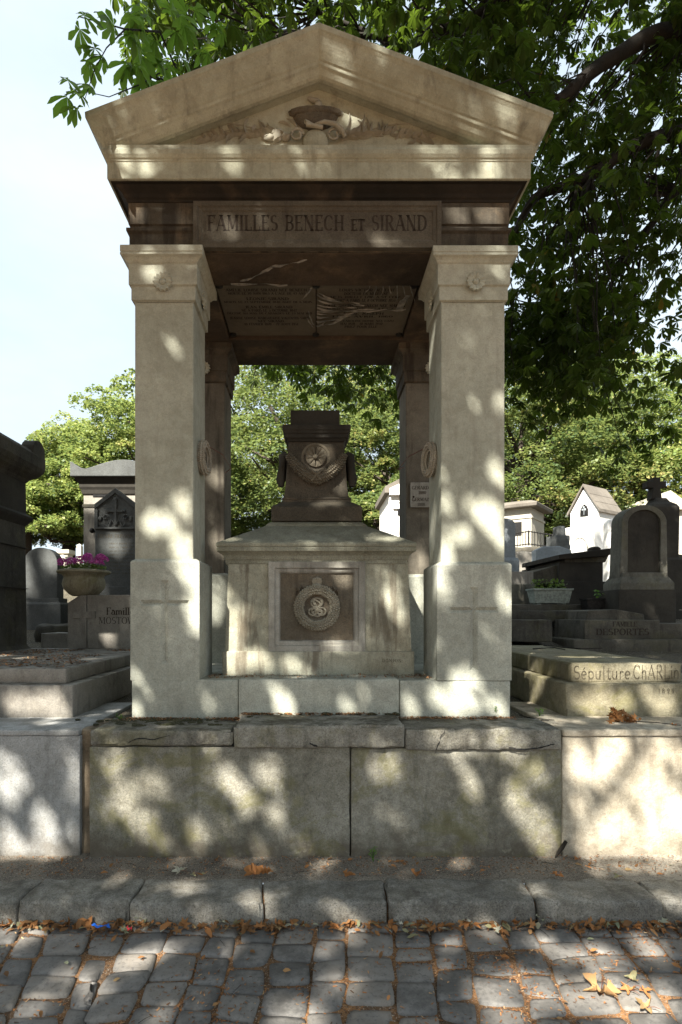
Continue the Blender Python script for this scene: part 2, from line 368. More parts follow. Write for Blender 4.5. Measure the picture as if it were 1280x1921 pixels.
# ------------------------------------------------------------------ cut lettering
def arc(cx, cy, rx, ry, a0, a1, n=12):
    return [(cx+rx*math.cos(R(a0+(a1-a0)*i/n)), cy+ry*math.sin(R(a0+(a1-a0)*i/n))) for i in range(n+1)]
V_ = lambda x, a=0, b=1: ('T', [(x, a), (x, b)])
v_ = lambda x, a=0, b=1: ('t', [(x, a), (x, b)])
h_ = lambda y, a, b: ('t', [(a, y), (b, y)])
G = {
'A': (.84, [('t', [(.06, 0), (.42, 1)]), ('T', [(.42, 1), (.78, 0)]), h_(.34, .18, .66)]),
'B': (.72, [V_(.14), ('n', [(.14, 1), (.38, 1)]+arc(.38, .76, .22, .24, 90, -90)+[(.14, .52)]), ('n', [(.14, .52), (.4, .52)]+arc(.4, .26, .26, .26, 90, -90)+[(.14, 0)])]),
'C': (.78, [('n', arc(.42, .5, .36, .5, 45, 315, 18)), v_(.70, .72, .95)]),
'D': (.80, [V_(.14), ('n', [(.14, 1), (.36, 1)]+arc(.36, .5, .38, .5, 90, -90, 14)+[(.14, 0)])]),
'E': (.68, [V_(.14), h_(1, .14, .6), h_(.52, .14, .5), h_(0, .14, .62), v_(.6, .8, 1), v_(.62, 0, .2)]),
'F': (.64, [V_(.14), h_(1, .14, .6), h_(.52, .14, .48), v_(.6, .8, 1)]),
'G': (.82, [('n', arc(.42, .5, .36, .5, 45, 330, 18)), V_(.70, .02, .4)]),
'H': (.84, [V_(.14), V_(.70), h_(.52, .14, .70)]),
'I': (.30, [V_(.15)]),
'J': (.46, [('T', [(.32, 1), (.32, .2)]+arc(.18, .2, .14, .2, 0, -120))]),
'K': (.78, [V_(.14), ('t', [(.66, 1), (.16, .42)]), ('T', [(.34, .6), (.7, 0)])]),
'L': (.62, [V_(.14), h_(0, .14, .58), v_(.58, 0, .24)]),
'M': (1.0, [('t', [(.12, 0), (.14, 1)]), ('T', [(.14, 1), (.48, .1)]), ('t', [(.48, .1), (.84, 1)]), V_(.86)]),
'N': (.86, [v_(.13), ('T', [(.13, 1), (.72, 0)]), v_(.72)]),
'O': (.84, [('n', arc(.42, .5, .36, .5, 90, 450, 24))]),
'P': (.68, [V_(.14), ('n', [(.14, 1), (.36, 1)]+arc(.36, .74, .25, .26, 90, -90)+[(.14, .48)])]),
'R': (.78, [V_(.14), ('n', [(.14, 1), (.36, 1)]+arc(.36, .75, .24, .25, 90, -90)+[(.14, .5)]), ('T', [(.36, .5), (.70, 0)])]),
'S': (.62, [('n', arc(.31, .75, .23, .25, 40, 250, 10)+arc(.31, .26, .24, .26, 70, -145, 12))]),
'T': (.72, [V_(.36), h_(1, .04, .68), v_(.04, .78, 1), v_(.68, .78, 1)]),
'U': (.82, [('n', [(.14, 1), (.14, .3)]+arc(.42, .3, .28, .3, 180, 360)+[(.70, 1)])]),
'V': (.80, [('T', [(.06, 1), (.40, 0)]), ('t', [(.40, 0), (.76, 1)])]),
'W': (1.1, [('T', [(.04, 1), (.3, 0)]), ('t', [(.3, 0), (.54, .9)]), ('T', [(.54, .9), (.8, 0)]), ('t', [(.8, 0), (1.04, 1)])]),
'Y': (.78, [('T', [(.06, 1), (.40, .5), (.40, 0)]), ('t', [(.40, .5), (.74, 1)])]),
'Z': (.70, [h_(1, .08, .62), ('T', [(.62, 1), (.08, 0)]), h_(0, .08, .64)]),
'0': (.62, [('n', arc(.31, .5, .25, .5, 90, 450, 20))]), '1': (.4, [V_(.22), ('t', [(.08, .8), (.22, 1)])]),
'2': (.6, [('n', arc(.3, .75, .22, .25, 160, -30)+[(.08, 0), (.54, 0)])]), '3': (.6, [('n', arc(.28, .76, .22, .24, 140, -90)), ('n', arc(.28, .26, .25, .26, 90, -140))]),
'4': (.62, [V_(.42), ('t', [(.42, 1), (.05, .3), (.58, .3)])]), '5': (.6, [('t', [(.5, 1), (.14, 1), (.12, .56)]), ('n', arc(.28, .3, .25, .3, 120, -140))]),
'6': (.6, [('n', [(.5, .95)]+arc(.34, .5, .28, .5, 110, 180)+arc(.30, .28, .24, .28, 180, 540, 18))]), '7': (.56, [h_(1, .06, .52), ('T', [(.52, 1), (.22, 0)])]),
'8': (.6, [('n', arc(.3, .76, .2, .24, 90, 450, 16)), ('n', arc(.3, .27, .25, .27, 90, 450, 16))]), '9': (.6, [('n', arc(.3, .72, .24, .28, 0, 360, 18)+[(.54, .72), (.4, .1), (.15, .03)])]),
'-': (.5, [h_(.4, .08, .42)]), '.': (.26, [('T', [(.12, 0), (.12, .09)])]), ',': (.26, [('T', [(.12, -.1), (.12, .09)])]), "'": (.22, [v_(.1, .78, 1)]), ' ': (.42, []),
'a': (.56, [('n', arc(.26, .2, .2, .2, 90, 400, 14)), ('T', [(.44, .02), (.44, .42)]+arc(.26, .42, .18, .18, 0, 150, 7))]),
'c': (.5, [('n', arc(.28, .3, .22, .3, 50, 310, 14))]),
'e': (.54, [('n', [(.06, .3), (.46, .34)]+arc(.27, .3, .21, .3, 10, 310, 16))]),
'h': (.62, [V_(.13), ('n', [(.13, .4)]+arc(.33, .38, .18, .22, 150, 0, 8)+[(.51, 0)])]),
'i': (.28, [V_(.14, 0, .6), ('T', [(.14, .8), (.14, .9)])]),
'l': (.28, [V_(.14)]), 'm': (.92, [V_(.12, 0, .6), ('n', [(.12, .42)]+arc(.3, .4, .16, .2, 150, 0, 8)+[(.46, 0)]), ('n', [(.46, .42)]+arc(.64, .4, .16, .2, 150, 0, 8)+[(.80, 0)])]),
'n': (.6, [V_(.12, 0, .6), ('n', [(.12, .42)]+arc(.32, .4, .17, .2, 150, 0, 8)+[(.49, 0)])]),
'p': (.6, [V_(.12, -.3, .6), ('n', arc(.3, .3, .22, .3, 160, -160, 16))]),
't': (.44, [h_(.6, .02, .42), ('T', [(.2, .84), (.2, .2)]+arc(.34, .2, .14, .2, 180, 320, 6))]),
'u': (.6, [('n', [(.1, .6), (.1, .22)]+arc(.28, .22, .18, .22, 180, 360, 8)+[(.46, .6), (.46, 0)])]),
'r': (.46, [V_(.12, 0, .6), ('n', [(.12, .4)]+arc(.28, .44, .14, .15, 160, 30, 6))]),
}
G['\u00e9'] = (G['e'][0], G['e'][1]+[('t', [(.2, .72), (.38, .9)])])
G['\u00c9'] = (G['E'][0], G['E'][1]+[('t', [(.3, 1.1), (.46, 1.28)])])
def twidth(s, h, track, small):
    return sum(G[c][0]*(small if c.islower() and small != 1 else 1)*h+track*h for c in s)-track*h
def text(mb, s, org, U, Vv, h, track=.1, thick=.15, thin=.05, serif=True, center=True, width=None, nrm=None):
    """cut letters as thin sunk-looking ribbons; lower case in [ ] is set as small capitals"""
    items = []; small = False
    for ch in s:
        if ch == '[': small = True; continue
        if ch == ']': small = False; continue
        k = .72 if small else 1
        items.append((ch, k))
    tot = sum(G[c][0]*k+track for c, k in items)-track
    sx = (width/(tot*h)) if width else 1.0
    x = -tot/2*h*sx if center else 0
    org = Vector(org); U = Vector(U); Vv = Vector(Vv)
    for ci, (c, k) in enumerate(items):
        gw, strokes = G[c]
        for mode, pts in strokes:
            q = [Vector((p[0]*k, p[1]*k)) for p in pts]
            L = []; n = len(q)
            for i in range(n):
                d = q[min(i+1, n-1)]-q[max(i-1, 0)]
                if d.length < 1e-9: d = Vector((0, 1))
                d.normalize()
                wv = abs(d.y)
                wd = thick if mode == 'T' else thin if mode == 't' else thin+(thick-thin)*wv**1.5
                nn = Vector((-d.y, d.x))*wd/2
                L.append((q[i]+nn, q[i]-nn))
            vs = []; fs = []
            for a, b in L: vs += [a, b]
            for i in range(n-1): fs.append((2*i, 2*i+1, 2*i+3, 2*i+2))
            if serif and mode in 'Tt':
                for e, o in ((0, 1), (n-1, n-2)):
                    d = q[e]-q[o]
                    if abs(d.y) > abs(d.x)*1.2 and (abs(q[e].y) < .02 or abs(q[e].y-k) < .02 or (c.islower() and abs(q[e].y-.6) < .02)):
                        wd = (thick if mode == 'T' else thin)+.15
                        b = len(vs); y = q[e].y
                        vs += [Vector((q[e].x-wd/2, y-thin/2)), Vector((q[e].x+wd/2, y-thin/2)), Vector((q[e].x+wd/2, y+thin/2)), Vector((q[e].x-wd/2, y+thin/2))]
                        fs.append((b, b+1, b+2, b+3))
            off = .00006*ci
            nv = (nrm or Vector((0, -1, 0)))*.0012
            mb.add([org+U*(x+p.x*h*sx)+Vv*(p.y*h)+nv for p in vs], fs)
        x += (gw*k+track)*h*sx
    return mb
UX, UZ = (1, 0, 0), (0, 0, 1)

M['relief'] = stone('carved pediment stone', (.325, .31, .25), (.25, .238, .19), (.08, .065, .045), .3, .35, .2, off=115)
M['ring'] = stone('carved wreath stone', (.25, .235, .185), (.17, .158, .12), (.05, .04, .03), .3, .4, .4, off=111, bump=.6)
M['garl'] = stone('carved garland granite', (.155, .135, .10), (.09, .08, .06), (.03, .024, .018), .3, .4, .5, off=113, bump=.6)
# ------------------------------------------------------------------ relief helpers
def scales(mb, center_fn, n_l, n_r, rr, size, nvec_seed=0, jit=.25):
    """rows of little leaf scales covering a tube; center_fn(t)->(point, tangent, ref)"""
    for i in range(n_l):
        t = (i+.5)/n_l
        for k in range(n_r):
            tt = t+(.5/n_l if k % 2 else 0)
            if tt > 1: continue
            p, d, ref = center_fn(tt)
            a = ref; b = d.cross(a).normalized(); a = b.cross(d).normalized()
            th = 2*math.pi*k/n_r
            nrm = a*math.cos(th)+b*math.sin(th)
            r_ = rr(tt) if callable(rr) else rr
            c = p+nrm*r_
            side = d.cross(nrm)
            m = Matrix((d*size*.78, side*size*.80, nrm*size*1.0)).transposed()
            j = 1+random.uniform(-jit, jit)
            mb.blob(c, (j, j, j), m, seg=6, rings=4)
def leaf_relief(mb, x, y, z, ang, L, wd, h=.012, curve=.3):
    """a raised leaf on a facade facing -Y"""
    pts = []; n = 6
    for i in range(n+1):
        t = i/n; a = ang+curve*(t-.3)
        px = x+math.cos(a)*L*t; pz = z+math.sin(a)*L*t
        ww = wd*math.sin(math.pi*min(1, t*.95+.05))**.8*.5
        nx, nz = -math.sin(a), math.cos(a)
        pts.append(((px+nx*ww, y, pz+nz*ww), (px, y-h*math.sin(math.pi*(.15+.8*t)), pz), (px-nx*ww, y, pz-nz*ww)))
    vs = [q for p in pts for q in p]; fs = []
    for i in range(n):
        a = 3*i
        fs += [(a, a+1, a+4, a+3), (a+1, a+2, a+5, a+4)]
    mb.add(vs, fs)

# ------------------------------------------------------------------ the canopy tomb
MX0, MX1, MY0, MY1 = -1.262, 1.322, 3.86, 5.63      # entablature core
tomb = thing('canopy_tomb', 'tall open stone canopy on four square pillars with gabled pediment, lettered over the front', 'tomb', (.03, 3.84, .90))
# base course of three long stones
for x0, x1, yf, z1, sd in ((X(247, 3.84), X(448, 3.84)-.002, 3.84, 1.177, 1), (X(448, 3.84)+.002, X(749, 3.84)-.002, 3.825, 1.182, 2), (X(749, 3.84)+.002, X(958, 3.84), 3.842, 1.172, 3)):
    MB().rough(x0, x1, yf, 5.66, .86, z1, r=.010, g=.06, amp=.003, chip=.004, seed=sd).build('base_stone', M['block'], tomb, smooth=True)
pil = [(-1.222, -.823, 3.87, 4.284, 1.995, 0), (.863, 1.295, 3.87, 4.284, 1.975, 1), (-1.222, -.824, 5.22, 5.63, 1.995, 2), (.84, 1.285, 5.22, 5.63, 1.985, 3)]
for x0, x1, y0, y1, zj, k in pil:
    smb = MB().rs(x0, x1, y0, y1, [(0, zj-.02), (.0, 3.76)])
    sh = smb.build('pillar', M['shaft'] if k < 2 else M['shaded_shaft'] if 'shaded_shaft' in M else M['shaft'], tomb, bevel=.008)
    bx0, bx1 = ((-1.2416, -.776) if x0 < 0 else (.828, 1.3316))
    by0, by1 = y0-.03, y1+.03
    bb = MB().rs(bx0, bx1, by0, by1, [(0, 1.172), (0, zj-.025), (-.006, zj-.014), (-.028, zj)]).build('base_block', M['block'], sh)
    if k < 2:                                 # sunk latin cross with V section
        cx = X(309.5, 3.84) if k == 0 else X(889, 3.84); zc = Z(1131, 3.84) if k == 0 else Z(1144, 3.84)
        dz = zc-Z(1131, 3.84); yv = by0
        ct = MB()
        def vbar(ax, a0, a1, c, wd, dp=.014):
            if ax == 'z':
                q = [(c-wd, a0), (c+wd, a0), (c+wd, a1), (c-wd, a1)]; r_ = [(c, a0+wd), (c, a1-wd)]
            else:
                q = [(a0, c-wd), (a1, c-wd), (a1, c+wd), (a0, c+wd)]; r_ = [(a0+wd, c), (a1-wd, c)]
            vs = [(p[0], yv-.01, p[1]) for p in q]+[(p[0], yv, p[1]) for p in q]+[(p[0], yv+dp, p[1]) for p in r_]
            if ax == 'z': fs = [(0, 1, 2, 3), (0, 4, 5, 1), (1, 5, 6, 2), (2, 6, 7, 3), (3, 7, 4, 0), (4, 8, 5), (5, 8, 9, 6), (6, 9, 7), (7, 9, 8, 4)]
            else: fs = [(0, 1, 2, 3), (0, 4, 5, 1), (1, 5, 6, 2), (2, 6, 7, 3), (3, 7, 4, 0), (4, 8, 9, 5), (5, 9, 6), (6, 9, 8, 7), (7, 8, 4)]
            return MB().add(vs, fs)
        c1 = vbar('z', Z(1246, 3.84)+dz, Z(1088, 3.84)+dz, cx, .028, .020).build('cutter', M['groove'])
        c2 = vbar('x', cx-.165, cx+.165, zc, .019, .020).build('cutter', M['groove'])
        import bmesh
        for c in (c1, c2):
            bm = bmesh.new(); bm.from_mesh(c.data); bmesh.ops.recalc_face_normals(bm, faces=bm.faces); bm.to_mesh(c.data); bm.free()
            c.parent = None; bb.location = (0, 0, 0)
            c.location = -LOC[tomb.name]+Vector((0, 0, 0)); c.parent = sh
            bpy.context.view_layer.update()
            carve(bb, c)
    # capital: two bands, cavetto and abacus
    zt = 4.085; o2 = .018
    prof = [(0, 3.735), (0, 3.742), (o2, 3.748), (o2, 3.838), (o2+.014, 3.845), (o2+.014, 3.985), (o2+.022, 3.99), (o2+.030, 4.003), (o2+.040, 4.013), (o2+.058, 4.022), (o2+.058, 4.036), (o2+.053, 4.038), (o2+.053, 4.042), (o2+.058, 4.044), (o2+.058, zt)]
    if k == 1: prof = [(o*.9, z) for o, z in prof]
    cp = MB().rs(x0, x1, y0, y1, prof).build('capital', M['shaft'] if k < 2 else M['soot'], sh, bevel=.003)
    for side in (('f', 'i') if k < 2 else ('f',)):
        rmb = MB(); n = 48
        if side == 'f': c = Vector(((x0+x1)/2+(-.0 if k == 0 else .01), y0-o2-.012, 3.862)); fx = lambda a, d: c+Vector((a[0], -d, a[1]))
        else:
            s_ = 1 if k == 0 else -1; xc = x1+o2+.012 if k == 0 else x0-o2-.012
            c = Vector((xc, (y0+y1)/2, 3.862)); fx = lambda a, d, s_=s_: c+Vector((s_*d, a[0], a[1]))
        ringsr = [(.062, 0, 1), (.058, .014, 1), (.026, .010, .3), (.022, .004, 0), (.015, .016, 0), (.0001, .020, 0)]
        vs = []; fs = []
        for r_, d, sc_ in ringsr:
            for i in range(n):
                a = 2*math.pi*i/n; rr = r_*(1+.09*sc_*math.cos(14*a)); dd = d+(.004*math.cos(14*a)*sc_)
                vs.append(fx((rr*math.cos(a), rr*math.sin(a)), dd))
        for j in range(len(ringsr)-1):
            for i in range(n): fs.append((j*n+i, j*n+(i+1) % n, (j+1)*n+(i+1) % n, (j+1)*n+i))
        rmb.add(vs, fs).build('rosette', M['shaft'], sh, smooth=True)
# entablature
en = MB().rs(MX0, MX1, MY0, MY1, [(-.005, 4.08), (-.005, 4.205), (.012, 4.215), (.012, 4.235), (-.012, 4.240), (-.012, 4.262), (0, 4.268), (0, 4.43)])
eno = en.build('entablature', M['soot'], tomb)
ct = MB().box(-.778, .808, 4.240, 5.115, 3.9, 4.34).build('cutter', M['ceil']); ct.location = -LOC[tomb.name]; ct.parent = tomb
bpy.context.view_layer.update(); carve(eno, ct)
# lettered panel standing proud over the opening
zx0, zx1 = X(363, 3.83), X(828, 3.83); za, zb = Z(465, 3.83), Z(378, 3.83)
yo = 3.825
pn = MB()
fr = [(0, 0, 0), (.028, .030, -.001), (.034, .036, .009), (.052, .054, .011), (.060, .062, .019)]
vs = []; fs = []
for ix, iz, dy in [(0, 0, .04)]+fr:
    vs += [(zx0+ix, yo+dy, za+iz), (zx1-ix, yo+dy, za+iz), (zx1-ix, yo+dy, zb-iz), (zx0+ix, yo+dy, zb-iz)]
for j in range(len(fr)):
    for k in range(4): fs.append((4*j+k, 4*j+(k+1) % 4, 4*j+4+(k+1) % 4, 4*j+4+k))
fs.append(tuple(4*len(fr)+k for k in range(4)))
npan = pn.add(vs, fs).build('name_panel', M['panel'], tomb)
lt = MB(); hh = Z(405, 3.845)-Z(432.5, 3.845)
text(lt, 'FAMILLES BENECH [ET] SIRAND', (X(595, 3.845), yo+.019, Z(432.5, 3.845)), UX, UZ, hh, track=.14, thick=.20, thin=.07, width=X(800, 3.845)-X(390, 3.845))
lt.build('lettering', M['letter'], npan)
# bed mould and horizontal cornice
cn_ = MB().rs(MX0, MX1, MY0, MY1, [(-.03, 4.405), (.006, 4.41), (.010, 4.425), (.022, 4.432), (.030, 4.452), (.044, 4.462), (.062, 4.475), (.068, 4.498), (.088, 4.500), (.090, 4.488)])
cn_.build('bed_mould', M['black'], tomb, bevel=.002)
MB().rs(MX0, MX1, MY0, MY1, [(.0, 4.494), (.098, 4.4905), (.1065, 4.494), (.1065, 4.603), (.112, 4.607), (.112, 4.616), (.120, 4.622), (.130, 4.640), (.132, 4.660), (.132, 4.672), (.128, 4.678), (.128, 4.700), (.03, 4.715)]).build('cornice', M['lime'], tomb, bevel=.003)
# raking cornice swept round the gable
xc = (MX0+MX1)/2; hx = (MX1-MX0)/2; ze = 4.617; sl_ = .382
prof = [(-.30, .20), (.0, .08), (.05, .06), (.055, .045), (.08, .040), (.095, .046), (.115, .066), (.128, .07), (.132, .085), (.142, .089), (.165, .115), (.180, .140), (.192, .172), (.203, .186), (.210, .190), (.212, .225)]
vs = []; fs = []
for o, dz in prof:
    e = ze+dz; a = e+sl_*(hx+o)
    if o < 0: a = ze+dz+sl_*(hx+o)
    yf, yb = MY0-o, MY1+o
    NS = 10
    ring = []
    for (xa, za_, xb_, zb_, yy) in ((xc-hx-o, e, xc, a, yf), (xc, a, xc+hx+o, e, yf)):
        for i in range(NS): ring.append((xa+(xb_-xa)*i/NS, yy, za_+(zb_-za_)*i/NS))
    ring.append((xc+hx+o, yf, e)); ring.append((xc+hx+o, yb, e)); ring.append((xc, yb, a)); ring.append((xc-hx-o, yb, e))
    vs += ring
nr = 2*NS+4
for j in range(len(prof)-1):
    for k in range(nr): fs.append((j*nr+k, j*nr+(k+1) % nr, (j+1)*nr+(k+1) % nr, (j+1)*nr+k))
t0 = (len(prof)-1)*nr
fs.append(tuple([t0+i for i in range(NS+1)]+[t0+nr-2, t0+nr-1])); fs.append(tuple([t0+i for i in range(NS, 2*NS+1)]+[t0+nr-3, t0+nr-2]))
MB().add(vs, fs).build('raking_cornice', M['lime'], tomb, bevel=.003)
ped = MB().prism([(xc-1.27, 4.66), (xc+1.27, 4.66), (xc+1.25, 4.72), (xc, 5.24), (xc-1.25, 4.72)], 3.872, 5.60).build('pediment', M['lime'], tomb)
# relief in the pediment: lamp on a foot, scrolls, poppies, branches
yr = 3.872; px = lambda a: X(a, 3.86); pz = lambda b: Z(b, 3.86)
cxr = px(592)
def half_lathe(prof, c, flat=.55, seg=20, flute=0):
    vs = []; fs = []
    for r, h in prof:
        for k in range(seg+1):
            t = math.pi*k/seg; rf = r*(1+(flute*abs(math.sin(t*9)) if .02 < r else 0))
            vs.append((c[0]-rf*math.cos(t), c[1]-flat*rf*math.sin(t), c[2]+h))
    for i in range(len(prof)-1):
        for k in range(seg): fs.append((i*(seg+1)+k, i*(seg+1)+k+1, (i+1)*(seg+1)+k+1, (i+1)*(seg+1)+k))
    return MB().add(vs, fs)
half_lathe([(.04, -.01), (.045, .004), (.085, .016), (.118, .042), (.138, .076), (.142, .088), (.138, .092), (.164, .098), (.172, .122), (.168, .128), (.02, .130)], (cxr, yr, pz(243)), .30, flute=.10).build('relief_bowl', M['recess'], ped, smooth=True)
fl = MB(); fl.blob((cxr-.005, yr-.01, pz(190)), (.055, .025, .020), Matrix.Rotation(R(24), 3, 'Y'), 10, 6, .35)
fl.blob((cxr+.02, yr-.015, pz(200)), (.03, .03, .03), None, 8, 5, .3)
fl.build('relief_flame', M['relief'], ped, smooth=True)
ds = MB().lathe((cxr, yr, pz(268)), [(.085, -.01), (.085, .022), (.075, .032), (.01, .036)], 32, 'y'); ds.build('relief_disc', M['lime'], ped, smooth=True)
sc_m = MB()
sc_m.tube([(cxr+.0, yr-.03, pz(238)), (cxr+.06, yr-.05, pz(238)), (cxr+.13, yr-.055, pz(243)), (cxr+.18, yr-.045, pz(252)), (cxr+.2, yr-.03, pz(262))], [.010, .014, .016, .017, .014], 8)
sc_m.tube([(cxr-.02, yr-.03, pz(240)), (cxr-.07, yr-.05, pz(237)), (cxr-.06, yr-.05, pz(243)), (cxr+.05, yr-.04, pz(246))], .014, 8)
for s_ in (-1, 1):
    pts = [(cxr+s_*(.125)+.045*math.cos(a)*(1-a/16), yr-.03, pz(257)+.045*math.sin(a)*(1-a/16)) for a in [i*.55 for i in range(14)]]
    sc_m.tube(pts, .009, 7)
sc_m.build('relief_scroll', M['relief'], ped, smooth=True)
sk = MB(); sk.blob((px(519), yr-.005, pz(252)), (.045, .022, .046), None, 12, 8, .3); sk.blob((px(505), yr-.01, pz(258)), (.036, .02, .024), None, 9, 6, .4); sk.blob((px(536), yr-.01, pz(256)), (.03, .02, .026), None, 9, 6, .5)
sk.build('relief_poppy', M['relief'], ped, smooth=True)
br = MB(); rr_ = random.Random(5)
for s_, x_a, x_b in ((-1, 540, 385), (1, 640, 800)):
    n = 13
    for i in range(n):
        t = i/(n-1); xx = px(x_a+(x_b-x_a)*t); zz = pz(256-8*math.sin(t*3.0)+6*t)
        for q in (1, -1, 1):
            a = (R(90)-s_*R(55))+s_*q*R(rr_.uniform(5, 48))
            if s_ < 0: a = R(180)-R(30)+q*R(rr_.uniform(5, 50))
            else: a = R(30)+q*R(rr_.uniform(5, 50))
            leaf_relief(br, xx, yr-.001, max(zz, 4.735), a, rr_.uniform(.07, .13)*(1.15-.5*t), rr_.uniform(.016, .030), .026, rr_.uniform(-.9, .9))
    for k in range(3):
        pts = []
        for i in range(9):
            t = i/8; pts.append((px(x_a+(x_b-x_a)*t*(.5+.25*k)), yr-.004, pz(262-(10+8*k)*math.sin(t*2.2)-4*k*t)))
        br.tube(pts, [.006*(1-.6*i/8) for i in range(9)], 6)
for a, b, an, L in ((558, 225, 118, .10), (545, 222, 140, .09), (650, 228, 62, .13), (664, 232, 40, .15), (690, 236, 75, .12), (712, 240, 62, .12), (742, 246, 50, .10), (500, 232, 105, .09), (470, 244, 150, .10), (765, 254, 15, .1)):
    leaf_relief(br, px(a), yr-.001, pz(b+14), R(an), L, .02, .02, .5)
br.build('relief_branch', M['relief'], ped, smooth=True)['kind'] = 'stuff'
# ceiling with its two name plaques
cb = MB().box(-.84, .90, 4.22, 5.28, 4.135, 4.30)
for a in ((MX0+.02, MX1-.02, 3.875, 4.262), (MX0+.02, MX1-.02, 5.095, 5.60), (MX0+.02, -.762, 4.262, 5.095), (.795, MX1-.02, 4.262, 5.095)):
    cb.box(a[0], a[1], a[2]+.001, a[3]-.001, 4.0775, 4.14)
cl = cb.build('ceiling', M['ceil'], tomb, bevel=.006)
PL = [(-.752, .0135, ['AMÉLIE LOUISE SIRAND NÉE BENECH', 'MORTE LE 20 JUIN 1863 A L\'AGE DE 43 ANS', '', 'LÉONIE SIRAND', 'MORTE LE 23 SEPTEMBRE 1840 AGÉE DE 6 MOIS', '', 'JEAN ÉMILE SIRAND', 'NÉ A PARIS LE 5 OCTOBRE 1842', 'DÉCÉDÉ AU MAS DE CABARDES LE 23 MAI 1871', '', 'JEANNE LOUISE MARGUERITE VALENTIN-SMITH', 'NÉE SIRAND', '10 FÉVRIER 1870 - 27 AOUT 1951'], [.62, .60, 0, .33, .70, 0, .38, .45, .70, 0, .68, .22, .46]),
      (.019, .785, ['LOUIS VICTOR BENECH', 'DOCTEUR EN MEDECINE', 'LE 15 JUILLET 1786 A ST CERE', 'MORT A PARIS LE 8 OCTOBRE 1855', '', 'ADELE JOSEPHINE BENECH NÉE MARTIN', 'MORTE LE 12 MARS 1861 A L\'AGE DE', '', 'A. DE JOSEPH', 'LE 14 AVRIL 1860', '', 'MARIE CAROLINE DUPRE NÉE LUZU', 'MAI 1878 - 10 MARS 1950', 'PRIEZ POUR ELLE'], [.42, .34, .55, .48, 0, .66, .60, 0, .34, .5, 0, .54, .36, .28])]
PL[0][2][2] = PL[0][2][5] = PL[0][2][9] = ''
for x0, x1, lines, ws in PL:
    p_ = MB().rs(x0, x1, 4.272, 5.085, [(-.006, 4.106), (0, 4.112), (0, 4.14)]).build('plaque', M['plaque'], cl)
    tm = MB(); y = 4.345
    for s_, w_ in zip(lines, ws):
        if not s_: y += .028; continue
        hgt = .034 if w_ < .5 or 'VALENTIN' in s_ or 'BENECH' in s_ else .027
        text(tm, s_, ((x0+x1)/2, y+hgt, 4.106), (1, 0, 0), (0, -1, 0), hgt, track=.13, thick=.24, thin=.10, width=w_, nrm=Vector((0, 0, -1)))
        y += hgt+.016
    tm.build('lettering', M['letter'], p_)
for xx, yy in ((.012, 4.30), (.012, 5.05), (-.72, 4.30), (.75, 4.30), (-.72, 5.05), (.75, 5.05)):
    MB().lathe((xx, yy, 4.093), [(.006, -.004), (.028, 0), (.03, .012), (.02, .02)], 14).build('bolt', M['iron'], cl, smooth=True)
# small white plate on the rear right pillar
pq = MB().box(X(770, 5.2), X(770, 5.2)+.24, 5.195, 5.215, Z(952, 5.2), Z(905, 5.2)).build('name_plate', M['frame'], tomb, bevel=.003)
tq = MB(); x_ = X(773, 5.195)
for s_, yy, hp, xo in (('GÉRARD', 918, 6, 0), ('1880', 927, 5.5, .06), ('GERMAINE', 940, 6, 0), ('1888', 949, 5.5, .05)):
    text(tq, s_, (x_+xo, 5.194, Z(yy, 5.195)), UX, UZ, hp*5.195/F, track=.1, thick=.16, thin=.07, center=False)
tq.lathe((X(776, 5.195), 5.1945, Z(932, 5.195)), [(.009, 0), (.007, .003)], 12, 'y')
tq.build('lettering', M['letter'], pq)

# torn plastic film sagging from the ceiling
pf = MB(); r2 = random.Random(3)
def strip(p0, p1, w0, w1, sag, n=10, tw=.0):
    p0, p1 = Vector(p0), Vector(p1); d = (p1-p0).normalized(); side = d.cross(Vector((0, 0, 1))).normalized()
    vs = []; fs = []
    for i in range(n+1):
        t = i/n; c = p0.lerp(p1, t)+Vector((0, 0, -sag*math.sin(math.pi*t)+r2.uniform(-.003, .003))); ww = w0+(w1-w0)*t
        c += side*r2.uniform(-.006, .006)
        vs += [c+side*ww, c-side*ww+Vector((0, 0, -.01*math.sin(t*9+tw)))]
    for i in range(n): fs.append((2*i, 2*i+1, 2*i+3, 2*i+2))
    pf.add(vs, fs)
cz = 4.085
for y0, x1, y1, w_ in ((4.36, .36, 4.50, .004), (4.40, .40, 4.53, .007), (4.46, .34, 4.56, .004), (4.58, .42, 4.60, .006), (4.53, .5, 4.58, .003), (4.72, .36, 4.64, .009), (4.80, .33, 4.64, .012), (4.88, .30, 4.66, .009), (4.66, .38, 4.62, .003), (4.62, .62, 4.58, .004), (4.86, .1, 4.75, .006)):
    strip((.02, y0, cz), (x1, y1, cz-.005), w_*1.3, w_*.4, .02, tw=y0*7)
strip((.36, 4.60, cz), (.74, 4.60, cz), .004, .006, .01)
for k in range(7): strip((.42+.05*k, 4.29, cz+.01), (.42+.05*k-.04+.02*k, 4.29+r2.uniform(.08, .22), cz), .005, .001, .01, 5, k)
strip((.72, 4.40, cz), (.68, 4.62, cz), .02, .03, .0, 5)
strip((-.02, 4.30, cz), (-.10, 4.46, cz), .008, .002, .01, 7); strip((-.005, 4.85, cz), (-.05, 4.62, cz), .008, .003, .01, 7); strip((0, 4.9, cz), (-.08, 4.66, cz), .005, .002, .02, 7)
strip((-.55, 4.18, 4.07), (-.30, 4.0, 4.065), .006, .010, .02, 8); strip((-.30, 4.0, 4.065), (-.05, 3.93, 4.07), .010, .004, .01, 8); strip((-.62, 4.22, 4.07), (-.2, 4.235, 4.07), .012, .006, .0, 8)
pfo = pf.build('plastic_film', M['plastic'], None, loc=(.2, 4.5, 4.08))
